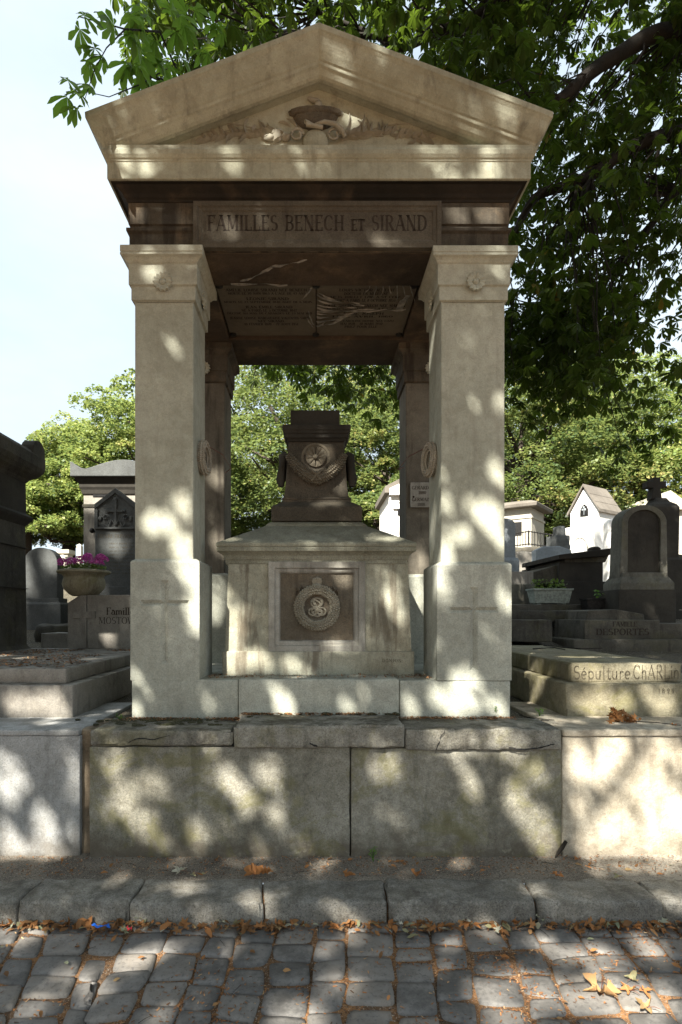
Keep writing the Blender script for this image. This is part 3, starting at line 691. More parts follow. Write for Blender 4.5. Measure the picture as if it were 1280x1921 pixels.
tag(pfo, 'torn shreds of clear plastic film hanging under the canopy ceiling plaques', 'plastic film')

# stone wreaths hooked on the inner faces of the front pillars
for k, (cx_, cy_, zc, tilt, lab) in enumerate(((-.792, 4.10, 2.745, R(4), 'grey braided stone wreath hooked on the left front pillar'), (.832, 4.11, 2.735, R(-9), 'grey braided stone wreath hooked on the right front pillar'))):
    wr = thing('hanging_wreath', lab, 'wreath', (cx_, cy_, zc), 'stone wreaths inside the canopy pillars')
    rt = .097; rs_ = .024
    def cf(t, cx_=cx_, cy_=cy_, zc=zc, tilt=tilt):
        a = 2*math.pi*t; e = Vector((math.sin(tilt), math.cos(tilt), 0))
        c = Vector((cx_, cy_, zc)); rad = e*math.cos(a)+Vector((0, 0, 1))*math.sin(a)
        d = (-e*math.sin(a)+Vector((0, 0, 1))*math.cos(a)).normalized()
        return c+rad*rt, d, rad
    m_ = MB(); pts = [cf(i/36)[0] for i in range(37)]; m_.tube(pts, rs_, 9); scales(m_, cf, 52, 8, rs_, .0085)
    ro = m_.build('wreath_ring', M['rope'], wr, smooth=True)
    xw = -.60 if k == 0 else .60
    MB().tube([(cx_, cy_, zc+rt*1.05), ((cx_*.6+xw*.4), cy_+.35, zc+.12), (xw*1.22, 5.0, zc+.155), (xw*1.36, 5.215, zc+.17 if k == 0 else zc+.23)], .0035, 5).build('wire', M['wire'], wr)

# ------------------------------------------------------------------ tomb chest and urn pedestal under the canopy
ch = thing('tomb_chest', 'battered stone chest with wreath medallion panel and broad sloping lid, under the canopy', 'tomb', (.03, 4.11, 1.177))
cy1 = 5.20
MB().rough(-.666, .722, 4.11, cy1+.05, 1.165, 1.35, r=.008, g=.06, amp=.003, seed=11).build('chest_plinth', M['chest'], ch, smooth=True)
bm_ = MB(); nb = 14; vs = []; fs = []
bx = lambda z: (-.648+.016*(z-1.35)/.65, .704-.030*(z-1.35)/.65, 4.13+.018*(z-1.35)/.65)
a0 = bx(1.345); a1 = bx(2.0)
px0, px1, pz0, pz1 = X(504, 4.14), X(685, 4.14), Z(1223, 4.14), Z(1054, 4.14)
bm_.rs(a0[0], a0[1], a0[2], cy1, [(0, 1.345), (-.022, 2.0)])
bm_.build('chest_body', M['chest'], ch, bevel=.005)
fr = MB(); yo = 4.122
rings = [(0, .03), (0, 0), (.045, 0), (.050, .014), (.056, .016), (.066, .016), (.078, .022), (.086, .040)]
vs = []; fs = []
for i_, dy in rings:
    vs += [(px0+i_, yo+dy, pz0+i_), (px1-i_, yo+dy, pz0+i_), (px1-i_, yo+dy, pz1-i_), (px0+i_, yo+dy, pz1-i_)]
for j in range(len(rings)-1):
    for k in range(4): fs.append((4*j+k, 4*j+(k+1) % 4, 4*j+4+(k+1) % 4, 4*j+4+k))
frm = fr.add(vs, fs).build('panel_frame', M['frame'], ch, bevel=.002)
# field of the panel sits behind the frame: cut the body there
ct = MB().box(px0+.05, px1-.05, 4.0, 4.165, pz0+.05, pz1-.05).build('cutter', M['chest'])
bod = [o for o in ch.children if o.name.startswith('chest_body')][0]
ct.location = -LOC[ch.name]; ct.parent = ch
bod.modifiers.clear(); bpy.context.view_layer.update(); carve(bod, ct)
yfield = 4.160
MB().box(px0+.08, px1-.08, yfield, 4.175, pz0+.08, pz1-.08).build('medallion_panel', M['recess'], ch)
mc = Vector((X(595, 4.15), yfield, Z(1140, 4.15)))
wm = MB()
def cf(t):
    a = 2*math.pi*t+R(90); rad = Vector((math.cos(a), 0, math.sin(a))); return mc+rad*.132+Vector((0, -.034, 0)), Vector((-math.sin(a), 0, math.cos(a))), rad
wm.tube([cf(i/48)[0] for i in range(49)], .028, 10); scales(wm, cf, 50, 10, .028, .0112)
med = wm.build('medallion_wreath', M['ring'], ch, smooth=True)
MB().lathe(mc, [(.112, -.01), (.112, .006), (.100, .012), (.09, .004), (.001, .006)], 40, 'y').build('medallion_disc', M['recess'], med, smooth=True)
mo = MB()
def curve(fn, n=40, r=.0068): mo.tube([mc+Vector((fn(i/n)[0], -.012-.003*math.sin(i*.7), fn(i/n)[1])) for i in range(n+1)], r, 6)
EL = lambda cx, cz_, rx, rz, a0=0, a1=360: (lambda t: (cx+rx*math.cos(R(a0+(a1-a0)*t)), cz_+rz*math.sin(R(a0+(a1-a0)*t))))
curve(EL(-.004, .036, .040, .034)); curve(EL(.008, .040, .034, .028, -60, 230)); curve(EL(-.030, -.030, .030, .026)); curve(EL(.034, -.028, .030, .027)); curve(EL(.002, -.040, .030, .024, 150, 400)); curve(EL(-.012, -.024, .026, .020, 20, 300))
curve(lambda t: (.03*math.sin(t*6.28)-.02+.05*t, .06-.115*t)); curve(lambda t: (-.03+.07*t, .045-.10*t+.01*math.sin(t*9))); curve(EL(.02, -.032, .018, .016))
mo.build('monogram', M['ring'], med, smooth=True)
kn = MB(); zt = mc.z+.165
for i in range(5):
    a = (i-2)*.32; kn.blob((mc.x+.034*math.sin(a)*1.2, yfield-.016, zt+.042+.006*math.cos(a*3)), (.010, .012, .012), None, 8, 5)
kn.rs(mc.x-.034, mc.x+.034, yfield-.018, yfield+.01, [(-.008, zt+.005), (0, zt+.012), (.005, zt+.034), (-.002, zt+.04)])
kn.blob((mc.x, yfield-.01, zt-.002), (.035, .02, .018), None, 10, 6, .3)
kn.build('crown_relief', M['ring'], med, smooth=True)
for s_ in (-1, 1):
    rb = MB(); vs = []; fs = []
    n = 12
    for i in range(n+1):
        t = i/n; x_ = mc.x+s_*(.078+.075*t); z_ = mc.z+.112+.034*math.sin(t*3.2)+(.012*math.sin(t*17)); ww = .020*(1-.35*t)
        dy = -.012-.012*math.sin(t*11)
        vs += [(x_, yfield+dy, z_+ww), (x_, yfield+dy-.012, z_), (x_, yfield+dy, z_-ww), (x_, yfield+.004, z_)]
    for i in range(n):
        for k in range(4): fs.append((4*i+k, 4*i+(k+1) % 4, 4*i+4+(k+1) % 4, 4*i+4+k))
    rb.add(vs, fs).build('ribbon_relief', M['recess'], med, smooth=True)
lid = MB()
lx0, lx1 = -.645, .672
lprof = [(-.02, 1.96), (.004, 1.99), (.004, 2.012), (.010, 2.018), (.018, 2.045), (.040, 2.064), (.060, 2.074), (.062, 2.098), (.056, 2.102), (.056, 2.106), (.063, 2.110), (.064, 2.128), (.058, 2.136)]
for t in range(1, 7): lprof.append((.058-.300*t/6, 2.136+.155*t/6))
lprof += [(-.262, 2.303), (-.275, 2.320), (-.292, 2.334), (-.315, 2.345), (-.34, 2.350)]
lid.rs(lx0, lx1, 4.15, cy1-.02, lprof)
ld = lid.build('chest_lid', M['lid'], ch, bevel=.004)
# worn mason's signature cut in the plinth
sg = MB(); text(sg, 'DONJON', (X(735, 4.108), 4.107, Z(1242, 4.108)), UX, UZ, .022, track=.3, thick=.12, thin=.06); sg.build('signature', M['letter_soft'], ch)

ur = thing('urn_pedestal', 'dark brown granite pedestal with garland and round rosette standing on the chest lid', 'pedestal', (.02, 4.6, 2.35))
uc = .018
MB().rs(uc-.355, uc+.355, 4.44, 4.92, [(0, 2.347), (0, 2.455), (-.004, 2.462), (-.07, 2.506), (-.082, 2.51), (-.085, 2.53), (-.078, 2.535), (-.080, 2.548), (-.10, 2.556)]).build('pedestal_base', M['urn'], ur, bevel=.004)
MB().rs(uc-.262, uc+.256, 4.53, 4.83, [(0, 2.55), (-.010, 2.62), (-.038, 3.03), (-.03, 3.05)]).build('pedestal_body', M['urn'], ur, bevel=.006)
MB().rs(uc-.225, uc+.225, 4.55, 4.81, [(0, 3.00), (.012, 3.02), (.024, 3.026), (.024, 3.052), (.034, 3.060), (.038, 3.075), (.046, 3.084), (.046, 3.118), (.040, 3.124)]).build('pedestal_cornice', M['near_black'], ur, bevel=.003)
MB().rs(X(545, 4.6), X(637.5, 4.6), 4.6, 4.78, [(0, 3.12), (0, 3.265), (-.004, 3.27)]).build('top_block', M['near_black'], ur, bevel=.004)
rc = Vector((X(592.5, 4.53), 4.565, Z(857, 4.54)))
rb = MB(); n = 48; vs = []; fs = []
rr2 = [(.118, -.01, 0), (.116, .010, 0), (.098, .012, 0), (.096, .006, 0), (.082, .006, 0), (.080, .026, 0), (.073, .030, 1), (.045, .026, 1), (.022, .020, 1), (.020, .034, 0), (.012, .042, 0), (.0005, .044, 0)]
for r_, d, q in rr2:
    for i in range(n):
        a = 2*math.pi*i/n; f = abs(math.cos(5*a)); dd = d-(.016*(1-f)**3 if q else 0)
        vs.append((rc.x+r_*math.cos(a), rc.y-dd, rc.z+r_*math.sin(a)))
for j in range(len(rr2)-1):
    for i in range(n): fs.append((j*n+i, j*n+(i+1) % n, (j+1)*n+(i+1) % n, (j+1)*n+i))
rb.add(vs, fs).build('rosette', M['garl'], ur, smooth=True)
gm = MB(); gpts = [(541, 852), (551, 868), (564, 881), (579, 892), (594, 897), (609, 893), (624, 883), (637, 869), (646, 852)]
def cat(pts, t):
    n = len(pts)-1; f = min(max(t, 0), .9999)*n; i = int(f); u = f-i
    p = [pts[max(0, i-1)], pts[i], pts[i+1], pts[min(n, i+2)]]
    return tuple(.5*(2*p[1][k]+(-p[0][k]+p[2][k])*u+(2*p[0][k]-5*p[1][k]+4*p[2][k]-p[3][k])*u*u+(-p[0][k]+3*p[1][k]-3*p[2][k]+p[3][k])*u**3) for k in range(len(p[0])))
def gf(t):
    a = cat(gpts, t); b = cat(gpts, min(t+.01, 1)); c = cat(gpts, max(t-.01, 0))
    d = (P(b[0], b[1], 4.5)-P(c[0], c[1], 4.5)).normalized(); q = P(a[0], a[1], 4.5); return Vector((q.x, 4.500+.03*abs(t-.5), q.z)), d, Vector((0, -1, 0))
gr = lambda t: .018+.024*math.sin(math.pi*min(max(t, 0), 1))**.7
gm.tube([gf(i/30)[0] for i in range(31)], [gr(i/30) for i in range(31)], 10); scales(gm, gf, 38, 11, gr, .0105, jit=.35)
gm.tube([(rc.x-.035, 4.468, rc.z-.125), (rc.x+.0, 4.455, rc.z-.155), (rc.x+.04, 4.468, rc.z-.205)], [.010, .013, .010], 8)
gm.tube([(rc.x+.045, 4.468, rc.z-.125), (rc.x+.005, 4.453, rc.z-.165), (rc.x-.035, 4.468, rc.z-.21)], [.010, .013, .010], 8)
gm.build('garland', M['garl'], ur, smooth=True)
for s_ in (-1, 1):
    em = MB(); xe = uc+s_*.262
    em.tube([(xe-s_*.02, 4.60, rc.z+.035), (xe+s_*.012, 4.60, rc.z+.02), (xe+s_*.018, 4.60, rc.z-.08), (xe+s_*.030, 4.60, rc.z-.17), (xe+s_*.022, 4.60, rc.z-.225)], [.03, .036, .030, .038, .026], 9)
    em.tube([(xe-s_*.01, 4.58, rc.z+.03), (xe+s_*.01, 4.72, rc.z-.12), (xe-s_*.0, 4.8, rc.z+.03)], [.03, .04, .03], 9)
    em.build('side_drape', M['near_black'], ur, smooth=True)
M['ochre'] = stone('brown stained end stone', (.26, .20, .13), (.15, .12, .085), (.06, .045, .03), .4, .5, .4, off=120, mott=.6, top=.6)
# ------------------------------------------------------------------ ground: street, kerb, pavement, cemetery soil
def gz(x, y):
    z = .885
    if y > 5: z += .14*(min(y, 27)-5)
    return z
def ground_mat(name, c1, c2, c3, sc_=40, bump=.8):
    m, nt, b = new_mat(name); g = N(nt, 'ShaderNodeNewGeometry'); p = g.outputs['Position']
    col = mixc(nt, ramp(nt, noi(nt, p, 3.2, 7, .65), .36, .64), c1, c2)
    col = mixc(nt, ramp(nt, noi(nt, p, sc_*2.2, 3, .7), .52, .62, 0, .85), col, c3)
    col = mixc(nt, ramp(nt, noi(nt, p, sc_*4, 2, .7), .60, .66, 0, .8), col, (.42, .38, .32))
    nt.links.new(col, b.inputs['Base Color']); b.inputs['Roughness'].default_value = .95
    bp = N(nt, 'ShaderNodeBump'); bp.inputs['Strength'].default_value = bump; bp.inputs['Distance'].default_value = .012
    nt.links.new(noi(nt, p, sc_, 8, .75), bp.inputs['Height']); nt.links.new(bp.outputs[0], b.inputs['Normal']); return m
M['joint'] = ground_mat('sandy joint litter', (.10, .062, .035), (.23, .115, .045), (.035, .026, .020))
M['dirt'] = ground_mat('pavement dirt', (.115, .10, .08), (.19, .165, .13), (.055, .045, .036))
M['soil'] = ground_mat('cemetery soil', (.045, .038, .026), (.07, .06, .035), (.02, .018, .012))
M['sand'] = ground_mat('pale sandy pavement', (.30, .27, .22), (.22, .195, .155), (.12, .10, .08))
def sheet(name, xs, ys, fz, mat, kind='structure'):
    vs = [(x, y, fz(x, y)) for y in ys for x in xs]; nx = len(xs)
    fs = [(j*nx+i, j*nx+i+1, (j+1)*nx+i+1, (j+1)*nx+i) for j in range(len(ys)-1) for i in range(nx-1)]
    o = MB().add(vs, fs).build(name, mat, smooth=True); tag(o, None, None, kind=kind); return o
lin = lambda a, b, n: [a+(b-a)*i/n for i in range(n+1)]
nz3 = lambda x, y, s, o=0: noise.noise(Vector((x*s, y*s, o)))
st_bed = sheet('street_bed', [-400, -60, -12]+lin(-5, 5, 140)+[12, 60, 400], [-400, -60, -12]+lin(-1.2, 3.02, 60), lambda x, y: -.0145+.005*nz3(x, y, 7) if abs(x) < 6 else -.03, M['joint'])
cem = sheet('cemetery_ground', [-400, -120, -50, -25]+lin(-14, 16, 60)+[25, 50, 120, 400], [3.70, 4.2]+lin(5, 27, 44)+[40, 80, 200, 600], lambda x, y: gz(x, y)+(.03*nz3(x, y, 1.7)+.015*nz3(x, y, 6) if y > 4.1 else -.02), M['soil'])
# cobblestones
MB().box(-6, 6, 3.0, 3.21, -.05, .095).build('kerb_joint_fill', M['joint'])['kind'] = 'structure'
m, nt, b = new_mat('basalt cobble'); a = N(nt, 'ShaderNodeAttribute'); a.attribute_name = 'tint'
g = N(nt, 'ShaderNodeNewGeometry'); p = g.outputs['Position']
cr_ = N(nt, 'ShaderNodeValToRGB'); cr_.color_ramp.elements[0].color = (.070, .067, .062, 1); cr_.color_ramp.elements[1].color = (.170, .152, .128, 1)
e = cr_.color_ramp.elements.new(.5); e.color = (.108, .102, .093, 1); nt.links.new(a.outputs['Fac'], cr_.inputs['Fac'])
col = mixc(nt, ramp(nt, noi(nt, p, 9, 8, .7), .40, .66, 0, .6), cr_.outputs[0], (.20, .19, .175))
col = mixc(nt, ramp(nt, noi(nt, p, 55, 4, .7), .52, .66, 0, .5), col, (.035, .035, .036))
col = mixc(nt, ramp(nt, noi(nt, p, 24, 8, .8), .60, .70, 0, .55), col, (.16, .10, .055))
nt.links.new(col, b.inputs['Base Color']); b.inputs['Roughness'].default_value = .62; b.inputs['Specular IOR Level'].default_value = .4
bp = N(nt, 'ShaderNodeBump'); bp.inputs['Strength'].default_value = .55; bp.inputs['Distance'].default_value = .006
nt.links.new(noi(nt, p, 42, 8, .7), bp.inputs['Height']); nt.links.new(bp.outputs[0], b.inputs['Normal']); M['cobble'] = m
rc_ = random.Random(21)
vs = []; fs = []; tint = []
cols = []; x = -4.6
while x < 4.9: wd = rc_.uniform(.150, .225); cols.append((x, x+wd)); x += wd
def xw(x, y): return x+.030*math.sin(y*2.1+x*1.7)+.022*noise.noise(Vector((x*1.3, y*1.6, 3)))+(-.16 if x < -1.0 else -.16*(x+1.0)/-1.0 if x < 0 else 0)*(y-3)*.9*min(1, abs(x)) + (.10*min(1, x)*(y-3) if x > 0 else 0)
GN = 7; UL = [-1, -.975, -.72, 0, .72, .975, 1]
for ci, (xa, xb) in enumerate(cols):
    y = -1.0+rc_.uniform(-.1, 0)
    while y < 2.985:
        ln = rc_.uniform(.135, .215)*(1 if rc_.random() > .12 else .7); y2 = min(y+ln, 3.0)
        if y2-y < .05: break
        gp = rc_.uniform(.002, .008); tz = rc_.gauss(.001, .0035); ax_, ay_ = rc_.gauss(0, .02), rc_.gauss(0, .02); t_ = rc_.random()
        dome = rc_.uniform(.002, .006); sk = rc_.uniform(-.012, .012); b0 = len(vs); seed = rc_.uniform(0, 99); rp = rc_.uniform(4.5, 11)
        j1, j2, j3, j4 = [rc_.uniform(-.010, .010) for _ in range(4)]; j1 *= 1.5; j3 *= 1.3
        for j in range(GN):
            for i in range(GN):
                u = UL[i]; v = UL[j]
                # superellipse corners
                s_ = (abs(u)**rp+abs(v)**rp)**(1/rp); mxx = max(abs(u), abs(v)); k = mxx/s_ if s_ > 1e-6 else 1
                uu, vv = u*k, v*k; fu, fv = (uu+1)/2, (vv+1)/2
                yy = y+gp+(y2-y-2*gp)*fv+(j1*(1-fv)+j2*fv)*(fu-.5)*2+sk*uu*.6
                xx = xa+gp+(xb-xa-2*gp)*fu+(j3*(1-fu)+j4*fu)*(fv-.5)*2
                edge = max(abs(uu), abs(vv)) if mxx < .999 else 1
                zz = tz-dome*(edge**3.2)-(.028 if mxx > .999 else .003 if mxx > .93 else 0)+ax_*(xx-xa)+ay_*(yy-y)+.0035*noise.noise(Vector((xx*22, yy*22, seed)))
                vs.append((xw(xx, yy), yy, zz)); tint.append(t_)
        for j in range(GN-1):
            for i in range(GN-1): q = b0+j*GN+i; fs.append((q, q+1, q+GN+1, q+GN))
        y = y2
cob = MB().add(vs, fs).build('cobbled_street', M['cobble'], smooth=False)
for pl in cob.data.polygons: pl.use_smooth = True
at = cob.data.attributes.new('tint', 'FLOAT', 'POINT'); at.data.foreach_set('value', tint); tag(cob, None, None, kind='structure')
# kerb
kb = MB(); js = [-5.4, -4.2, -3.1, -2.25, X(40, 2.985), X(247, 2.985), X(490, 2.985), X(728, 2.985), X(1008, 2.985), X(1238, 2.985), 2.7, 3.7, 4.9, 6.2]
for i in range(len(js)-1):
    x0, x1 = js[i]+.004, js[i+1]-.004; n0 = len(kb.v)
    kb.rough(x0, x1, 2.965+.008*math.sin(i*2.3), 3.225, -.05, .122+.004*math.sin(i*1.9), r=.018, g=.03, amp=.009, sc_=8, chip=.014, seed=i*3.1)
    for q in range(n0, len(kb.v)):            # joints slant a little
        vx, vy, vz = kb.v[q]; sl = (.05*math.sin(i*1.7+.6) if abs(vx-x0) < abs(vx-x1) else .05*math.sin((i+1)*1.7+.6)); f = abs(vx-(x0+x1)/2)/((x1-x0)/2)
        kb.v[q] = (vx+sl*f*(vy-3.1)*2.2, vy-(.012*(.122-vz)*6 if vy < 3.1 else 0), vz)
ko = kb.build('kerb', M['kerb'], smooth=True); tag(ko, None, None, kind='structure')
pv = sheet('pavement', [-30, -12]+lin(-5, 5, 160)+[12, 30], lin(3.19, 3.62, 14), lambda x, y: .112+.008*nz3(x, y, 6)+.004*nz3(x, y, 22)+(.018*(y-3.2)/.3), M['dirt'])
pv2 = sheet('sandy_path', lin(1.42, 5, 60), lin(3.20, 3.60, 12), lambda x, y: .122+.007*nz3(x, y, 6)+.003*nz3(x, y, 22)+(.018*(y-3.2)/.3)-.03*max(0, 1-(x-1.42)/.35)-.012*max(0, 1-(y-3.2)/.08), M['sand'])

# ------------------------------------------------------------------ retaining walls
rw = thing('retaining_wall', 'low mossy slab wall with worn coping stones under the canopy tomb, dark joint down its middle', 'wall', (0, 3.5, .1))
xa, xm, xb = X(168, 3.49), X(657.5, 3.49), X(1055, 3.49)
MB().rough(xa, xm-.004, 3.490, 3.60, .05, .806, r=.008, g=.035, amp=.004, chip=.006, seed=2).build('wall_slab', M['wall'], rw, smooth=True)
MB().rough(xm+.004, xb, 3.494, 3.60, .05, .796, r=.008, g=.035, amp=.004, chip=.006, seed=5).build('wall_slab', M['wall'], rw, smooth=True)
MB().box(xa+.01, xb-.01, 3.56, 3.75, .04, .80).build('wall_core', M['near_black'], rw)
for x0, x1, y0, z0, z1, sd in ((X(168, 3.47), X(438, 3.47)-.002, 3.472, .812, .912, 1), (X(438, 3.455)+.002, X(760, 3.455)-.002, 3.452, .806, .945, 2), (X(760, 3.47)+.002, X(1055, 3.47), 3.470, .786, .918, 3)):
    MB().rough(x0, x1, y0, 3.87 if sd != 2 else 3.82, z0, z1, r=.016, g=.03, amp=.007, sc_=8, chip=.010, seed=sd*7).build('coping_stone', M['coping'], rw, smooth=True)
lw = thing('retaining_wall', 'smooth grey granite wall with thin band, left of the mossy slab wall', 'wall', (-2.5, 3.5, .1))
MB().rough(-9, X(150, 3.51), 3.51, 3.95, .04, .868, r=.006, g=.06, amp=.002, seed=8).build('wall_face', M['wall_grey'], lw, smooth=True)
MB().rough(-9, X(148, 3.50), 3.500, 4.6, .870, .906, r=.008, g=.05, amp=.003, seed=9).build('wall_cap', M['wall_grey'], lw, smooth=True)
MB().rough(X(150, 3.55)+.002, xa-.003, 3.545, 3.95, .04, .90, r=.02, g=.03, amp=.010, seed=10).build('end_stone', M['ochre'], lw, smooth=True)
rw2 = thing('retaining_wall', 'pale rendered wall in bright sun, right of the mossy slab wall', 'wall', (3, 3.5, .1))
MB().rough(xb+.004, 9, 3.500, 3.95, .04, .865, r=.006, g=.05, amp=.004, chip=.004, seed=12).build('wall_face', M['wall_pale'], rw2, smooth=True)
MB().rough(xb+.004, 9, 3.488, 4.6, .867, .912, r=.008, g=.05, amp=.004, chip=.006, seed=13).build('wall_cap', M['wall_pale'], rw2, smooth=True)
ck = MB()
def crack(pts, w, y):
    n = len(pts); r_ = random.Random(len(pts)+int(pts[0][0])); q = []
    for i in range(n-1):
        for t in (0, .33, .66): q.append((pts[i][0]+(pts[i+1][0]-pts[i][0])*t+r_.uniform(-1.5, 1.5), pts[i][1]+(pts[i+1][1]-pts[i][1])*t+r_.uniform(-1.2, 1.2)))
    q.append(pts[-1]); vs = []; fs = []
    for i, (a, b) in enumerate(q):
        ww = w*(1-.8*abs(i/len(q)-.4))*r_.uniform(.5, 1.2); vs += [(X(a, y), y, Z(b-ww, y)), (X(a, y)+.0015, y-.0006, Z(b+ww, y))]
    for i in range(len(q)-1): fs.append((2*i, 2*i+1, 2*i+3, 2*i+2))
    ck.add(vs, fs)
crack([(955, 1403), (975, 1405), (1005, 1405), (1022, 1401), (1040, 1396)], 1.6, 3.462); crack([(817, 1412), (822, 1396), (828, 1380), (834, 1370)], 1.3, 3.462); crack([(582, 1394), (590, 1398), (596, 1402)], 2.0, 3.446)
crack([(240, 1392), (262, 1385), (290, 1388), (318, 1380)], 1.0, 3.466)
ck.build('crack', M['dark'], rw)
# cracks and joints in the old stones, modelled as thin dark rootlets lying in them
rt_ = MB()
rt_.tube([(X(1062, 3.485), 3.482, Z(1578, 3.48)), (X(1055, 3.47), 3.476, Z(1590, 3.48)), (X(1048, 3.47), 3.478, Z(1600, 3.48)), (X(1040, 3.47), 3.47, Z(1611, 3.48))], [.010, .014, .010, .002], 6)
ro = rt_.build('dead_root', M['bark'], None, smooth=True, loc=(X(1055, 3.48), 3.48, .13)); tag(ro, 'short dark root stub sticking up against the wall foot', 'root')

# ------------------------------------------------------------------ left neighbours
def slabtop(z): return z
tl = thing('tomb_slab', 'low two step limestone grave slab strewn with brown leaves, left of the canopy tomb', 'tomb', (-2.3, 4.0, .9))
MB().rough(-3.6, X(137, 3.93), 3.93, 6.45, .895, 1.130, r=.008, g=.07, amp=.004, chip=.006, seed=21).build('lower_step', M['tomb_grey'], tl, smooth=True)
MB().rough(-3.5, X(124, 4.02), 4.02, 6.42, 1.128, 1.236, r=.012, g=.06, amp=.004, chip=.008, seed=22).build('upper_slab', M['tomb_grey'], tl, smooth=True)
ms = thing('headstone', 'low wide headstone reading Famille Mostow, with raised cross and sloping shoulder', 'headstone', (-2.2, 6.45, 1.23))
D_ = 6.42; x0 = X(127, D_); x1 = -1.35
hsm = MB().prism([(x0, 1.225), (x1, 1.225), (x1, Z(1116, D_)), (X(150, D_), Z(1116, D_)), (x0, Z(1131, D_))], D_, D_+.22).build('stone_block', M['tomb_grey'], ms, bevel=.008)
cmb = MB()
cmb.box(X(152, D_), X(164, D_), D_-.03, D_+.02, 1.24, Z(1117, D_)); cmb.box(X(139, D_), X(180, D_), D_-.028, D_+.02, Z(1160, D_), Z(1147, D_)); cmb.build('raised_cross', M['tomb_grey'], ms, bevel=.004)
tm = MB(); text(tm, 'Famille', (X(200, D_), D_-.001, Z(1153, D_)), UX, UZ, .078, track=.08, thick=.17, thin=.06, center=False); text(tm, 'MOSTOW', (X(186, D_), D_-.001, Z(1170, D_)), UX, UZ, .072, track=.1, thick=.12, thin=.05, center=False)
tm.build('lettering', M['letter'], ms)
pl_ = thing('flower_bowl', 'round stone bowl planted with magenta chrysanthemums, standing on the low headstone', 'planter', (X(158, 6.5), 6.53, Z(1117, 6.53)))
c = Vector((X(158, 6.53), 6.53, Z(1118.5, 6.53))); k_ = 6.53/F
pr = [(20, 0), (27, 4), (36, 14), (38.5, 22), (37, 30), (35, 35), (38, 40), (46, 42.5), (48, 44), (47.5, 47), (42, 49), (36, 46), (34, 40)]
MB().lathe(c, [(r_*k_, h*k_) for r_, h in pr], 40).build('bowl', M['tomb_moss'], pl_, smooth=True)
# mausoleum at the far left
mu = thing('mausoleum', 'dark mausoleum cut off by the left edge, with heavy cornice and rounded corner ornament', 'mausoleum', (-4.2, 6.3, .9))
xr_ = -3.20
MB().rs(-5.6, xr_-.02, 4.9, 6.38, [(.10, 1.0), (.10, 1.20), (.02, 1.25), (0, 1.28), (-.012, 2.62)]).build('wall_body', M['dark_stone'], mu, bevel=.01)
MB().rs(-5.6, xr_-.03, 4.9, 6.37, [(0, 2.60), (.02, 2.63), (.05, 2.67), (.06, 2.70), (.005, 2.74), (.0, 3.10)]).build('upper_band', M['near_black'], mu, bevel=.006)
MB().rs(-5.6, xr_-.03, 4.9, 6.37, [(0, 3.08), (.03, 3.12), (.10, 3.17), (.13, 3.21), (.15, 3.26), (.15, 3.38), (.12, 3.42), (-.5, 3.75)]).build('cornice', M['dark_stone'], mu, bevel=.006)
ac = MB(); pts = [(6.24, 3.36)]+[(6.24+.14-.14*math.cos(R(a)), 3.44+.12*math.sin(R(a))) for a in range(0, 181, 20)]+[(6.52, 3.36)]
ac.prismx(pts, xr_-.02, xr_+.115); ac.build('corner_ornament', M['dark_stone'], mu, bevel=.006)
for y_ in (1.9, 2.35):
    MB().box(-5.6, xr_-.004, 4.88, 6.384, y_, y_+.006).build('joint_line', M['near_black'], mu)
# grey chapel with pediment and its stele
D_ = 8.9
mn = thing('mausoleum', 'grey mausoleum with scalloped pediment top behind the left pillar', 'mausoleum', (X(222, D_), D_+.5, 1.4))
xl, xr2 = X(157, D_), X(157, D_)+1.34; xm_ = (xl+xr2)/2
MB().rs(xl, xr2, D_, D_+1.5, [(.05, 1.3), (.05, 1.62), (0, 1.66), (0, Z(930, D_)-.0), (-.0, 3.50)]).build('wall_body', M['tomb_grey'], mn, bevel=.008)
MB().rs(xl, xr2, D_, D_+1.5, [(.012, Z(952, D_)), (.012, Z(946, D_))]).build('band', M['dark_stone'], mn)
MB().rs(xl, xr2, D_, D_+1.5, [(-.01, 3.46), (.02, 3.50), (.03, 3.56), (.05, 3.60), (.05, 3.64), (.09, 3.70), (.11, 3.74)]).build('dark_cornice', M['near_black'], mn, bevel=.005)
o_ = .15; zt_ = Z(893, D_-.15)
pts = [(xl-o_, zt_)]+[(xl-o_, zt_+.225)]
for i in range(0, 9): t = i/8; pts.append((xl-o_+.02+t*.22, zt_+.225-.11*math.sin(t*math.pi/2)))
for i in range(0, 13): t = i/12; pts.append((xl+.09+t*(xr2-xl-.18), zt_+.115+.14*math.sin(t*math.pi)**1.2))
for i in range(8, -1, -1): t = i/8; pts.append((xr2+o_-.02-t*.22, zt_+.225-.11*math.sin(t*math.pi/2)))
pts += [(xr2+o_, zt_+.225), (xr2+o_, zt_)]
MB().prism(pts, D_-.15, D_+1.6).build('scalloped_top', M['stele'], mn, bevel=.01)
am = MB(); am.prism([(X(194, D_)+.16*math.cos(R(a))+.0, Z(932, D_)+.20*math.sin(R(a))) for a in range(0, 181, 15)], D_-.012, D_+.03); am.build('arched_recess', M['dark'], mn)
kn_ = MB(); kn_.blob((X(172, 8.8), 8.82, Z(995, 8.8)), (.04, .05, .04), None, 10, 7); kn_.tube([(X(172, 8.8), 8.84, Z(995, 8.8)), (X(172, 8.8), 8.92, Z(995, 8.8))], .02, 8); kn_.build('door_knob', M['iron'], mn, smooth=True)
D_ = 8.45
sg_ = thing('headstone', 'lead grey pointed headstone with flowered cross relief, reading Famille Henri Husson', 'headstone', (X(218, D_), D_, 1.4))
xl, xr2, xm_ = X(178.5, D_), X(257, D_), X(217.5, D_)
zs = Z(946, D_); za_ = Z(916, D_)
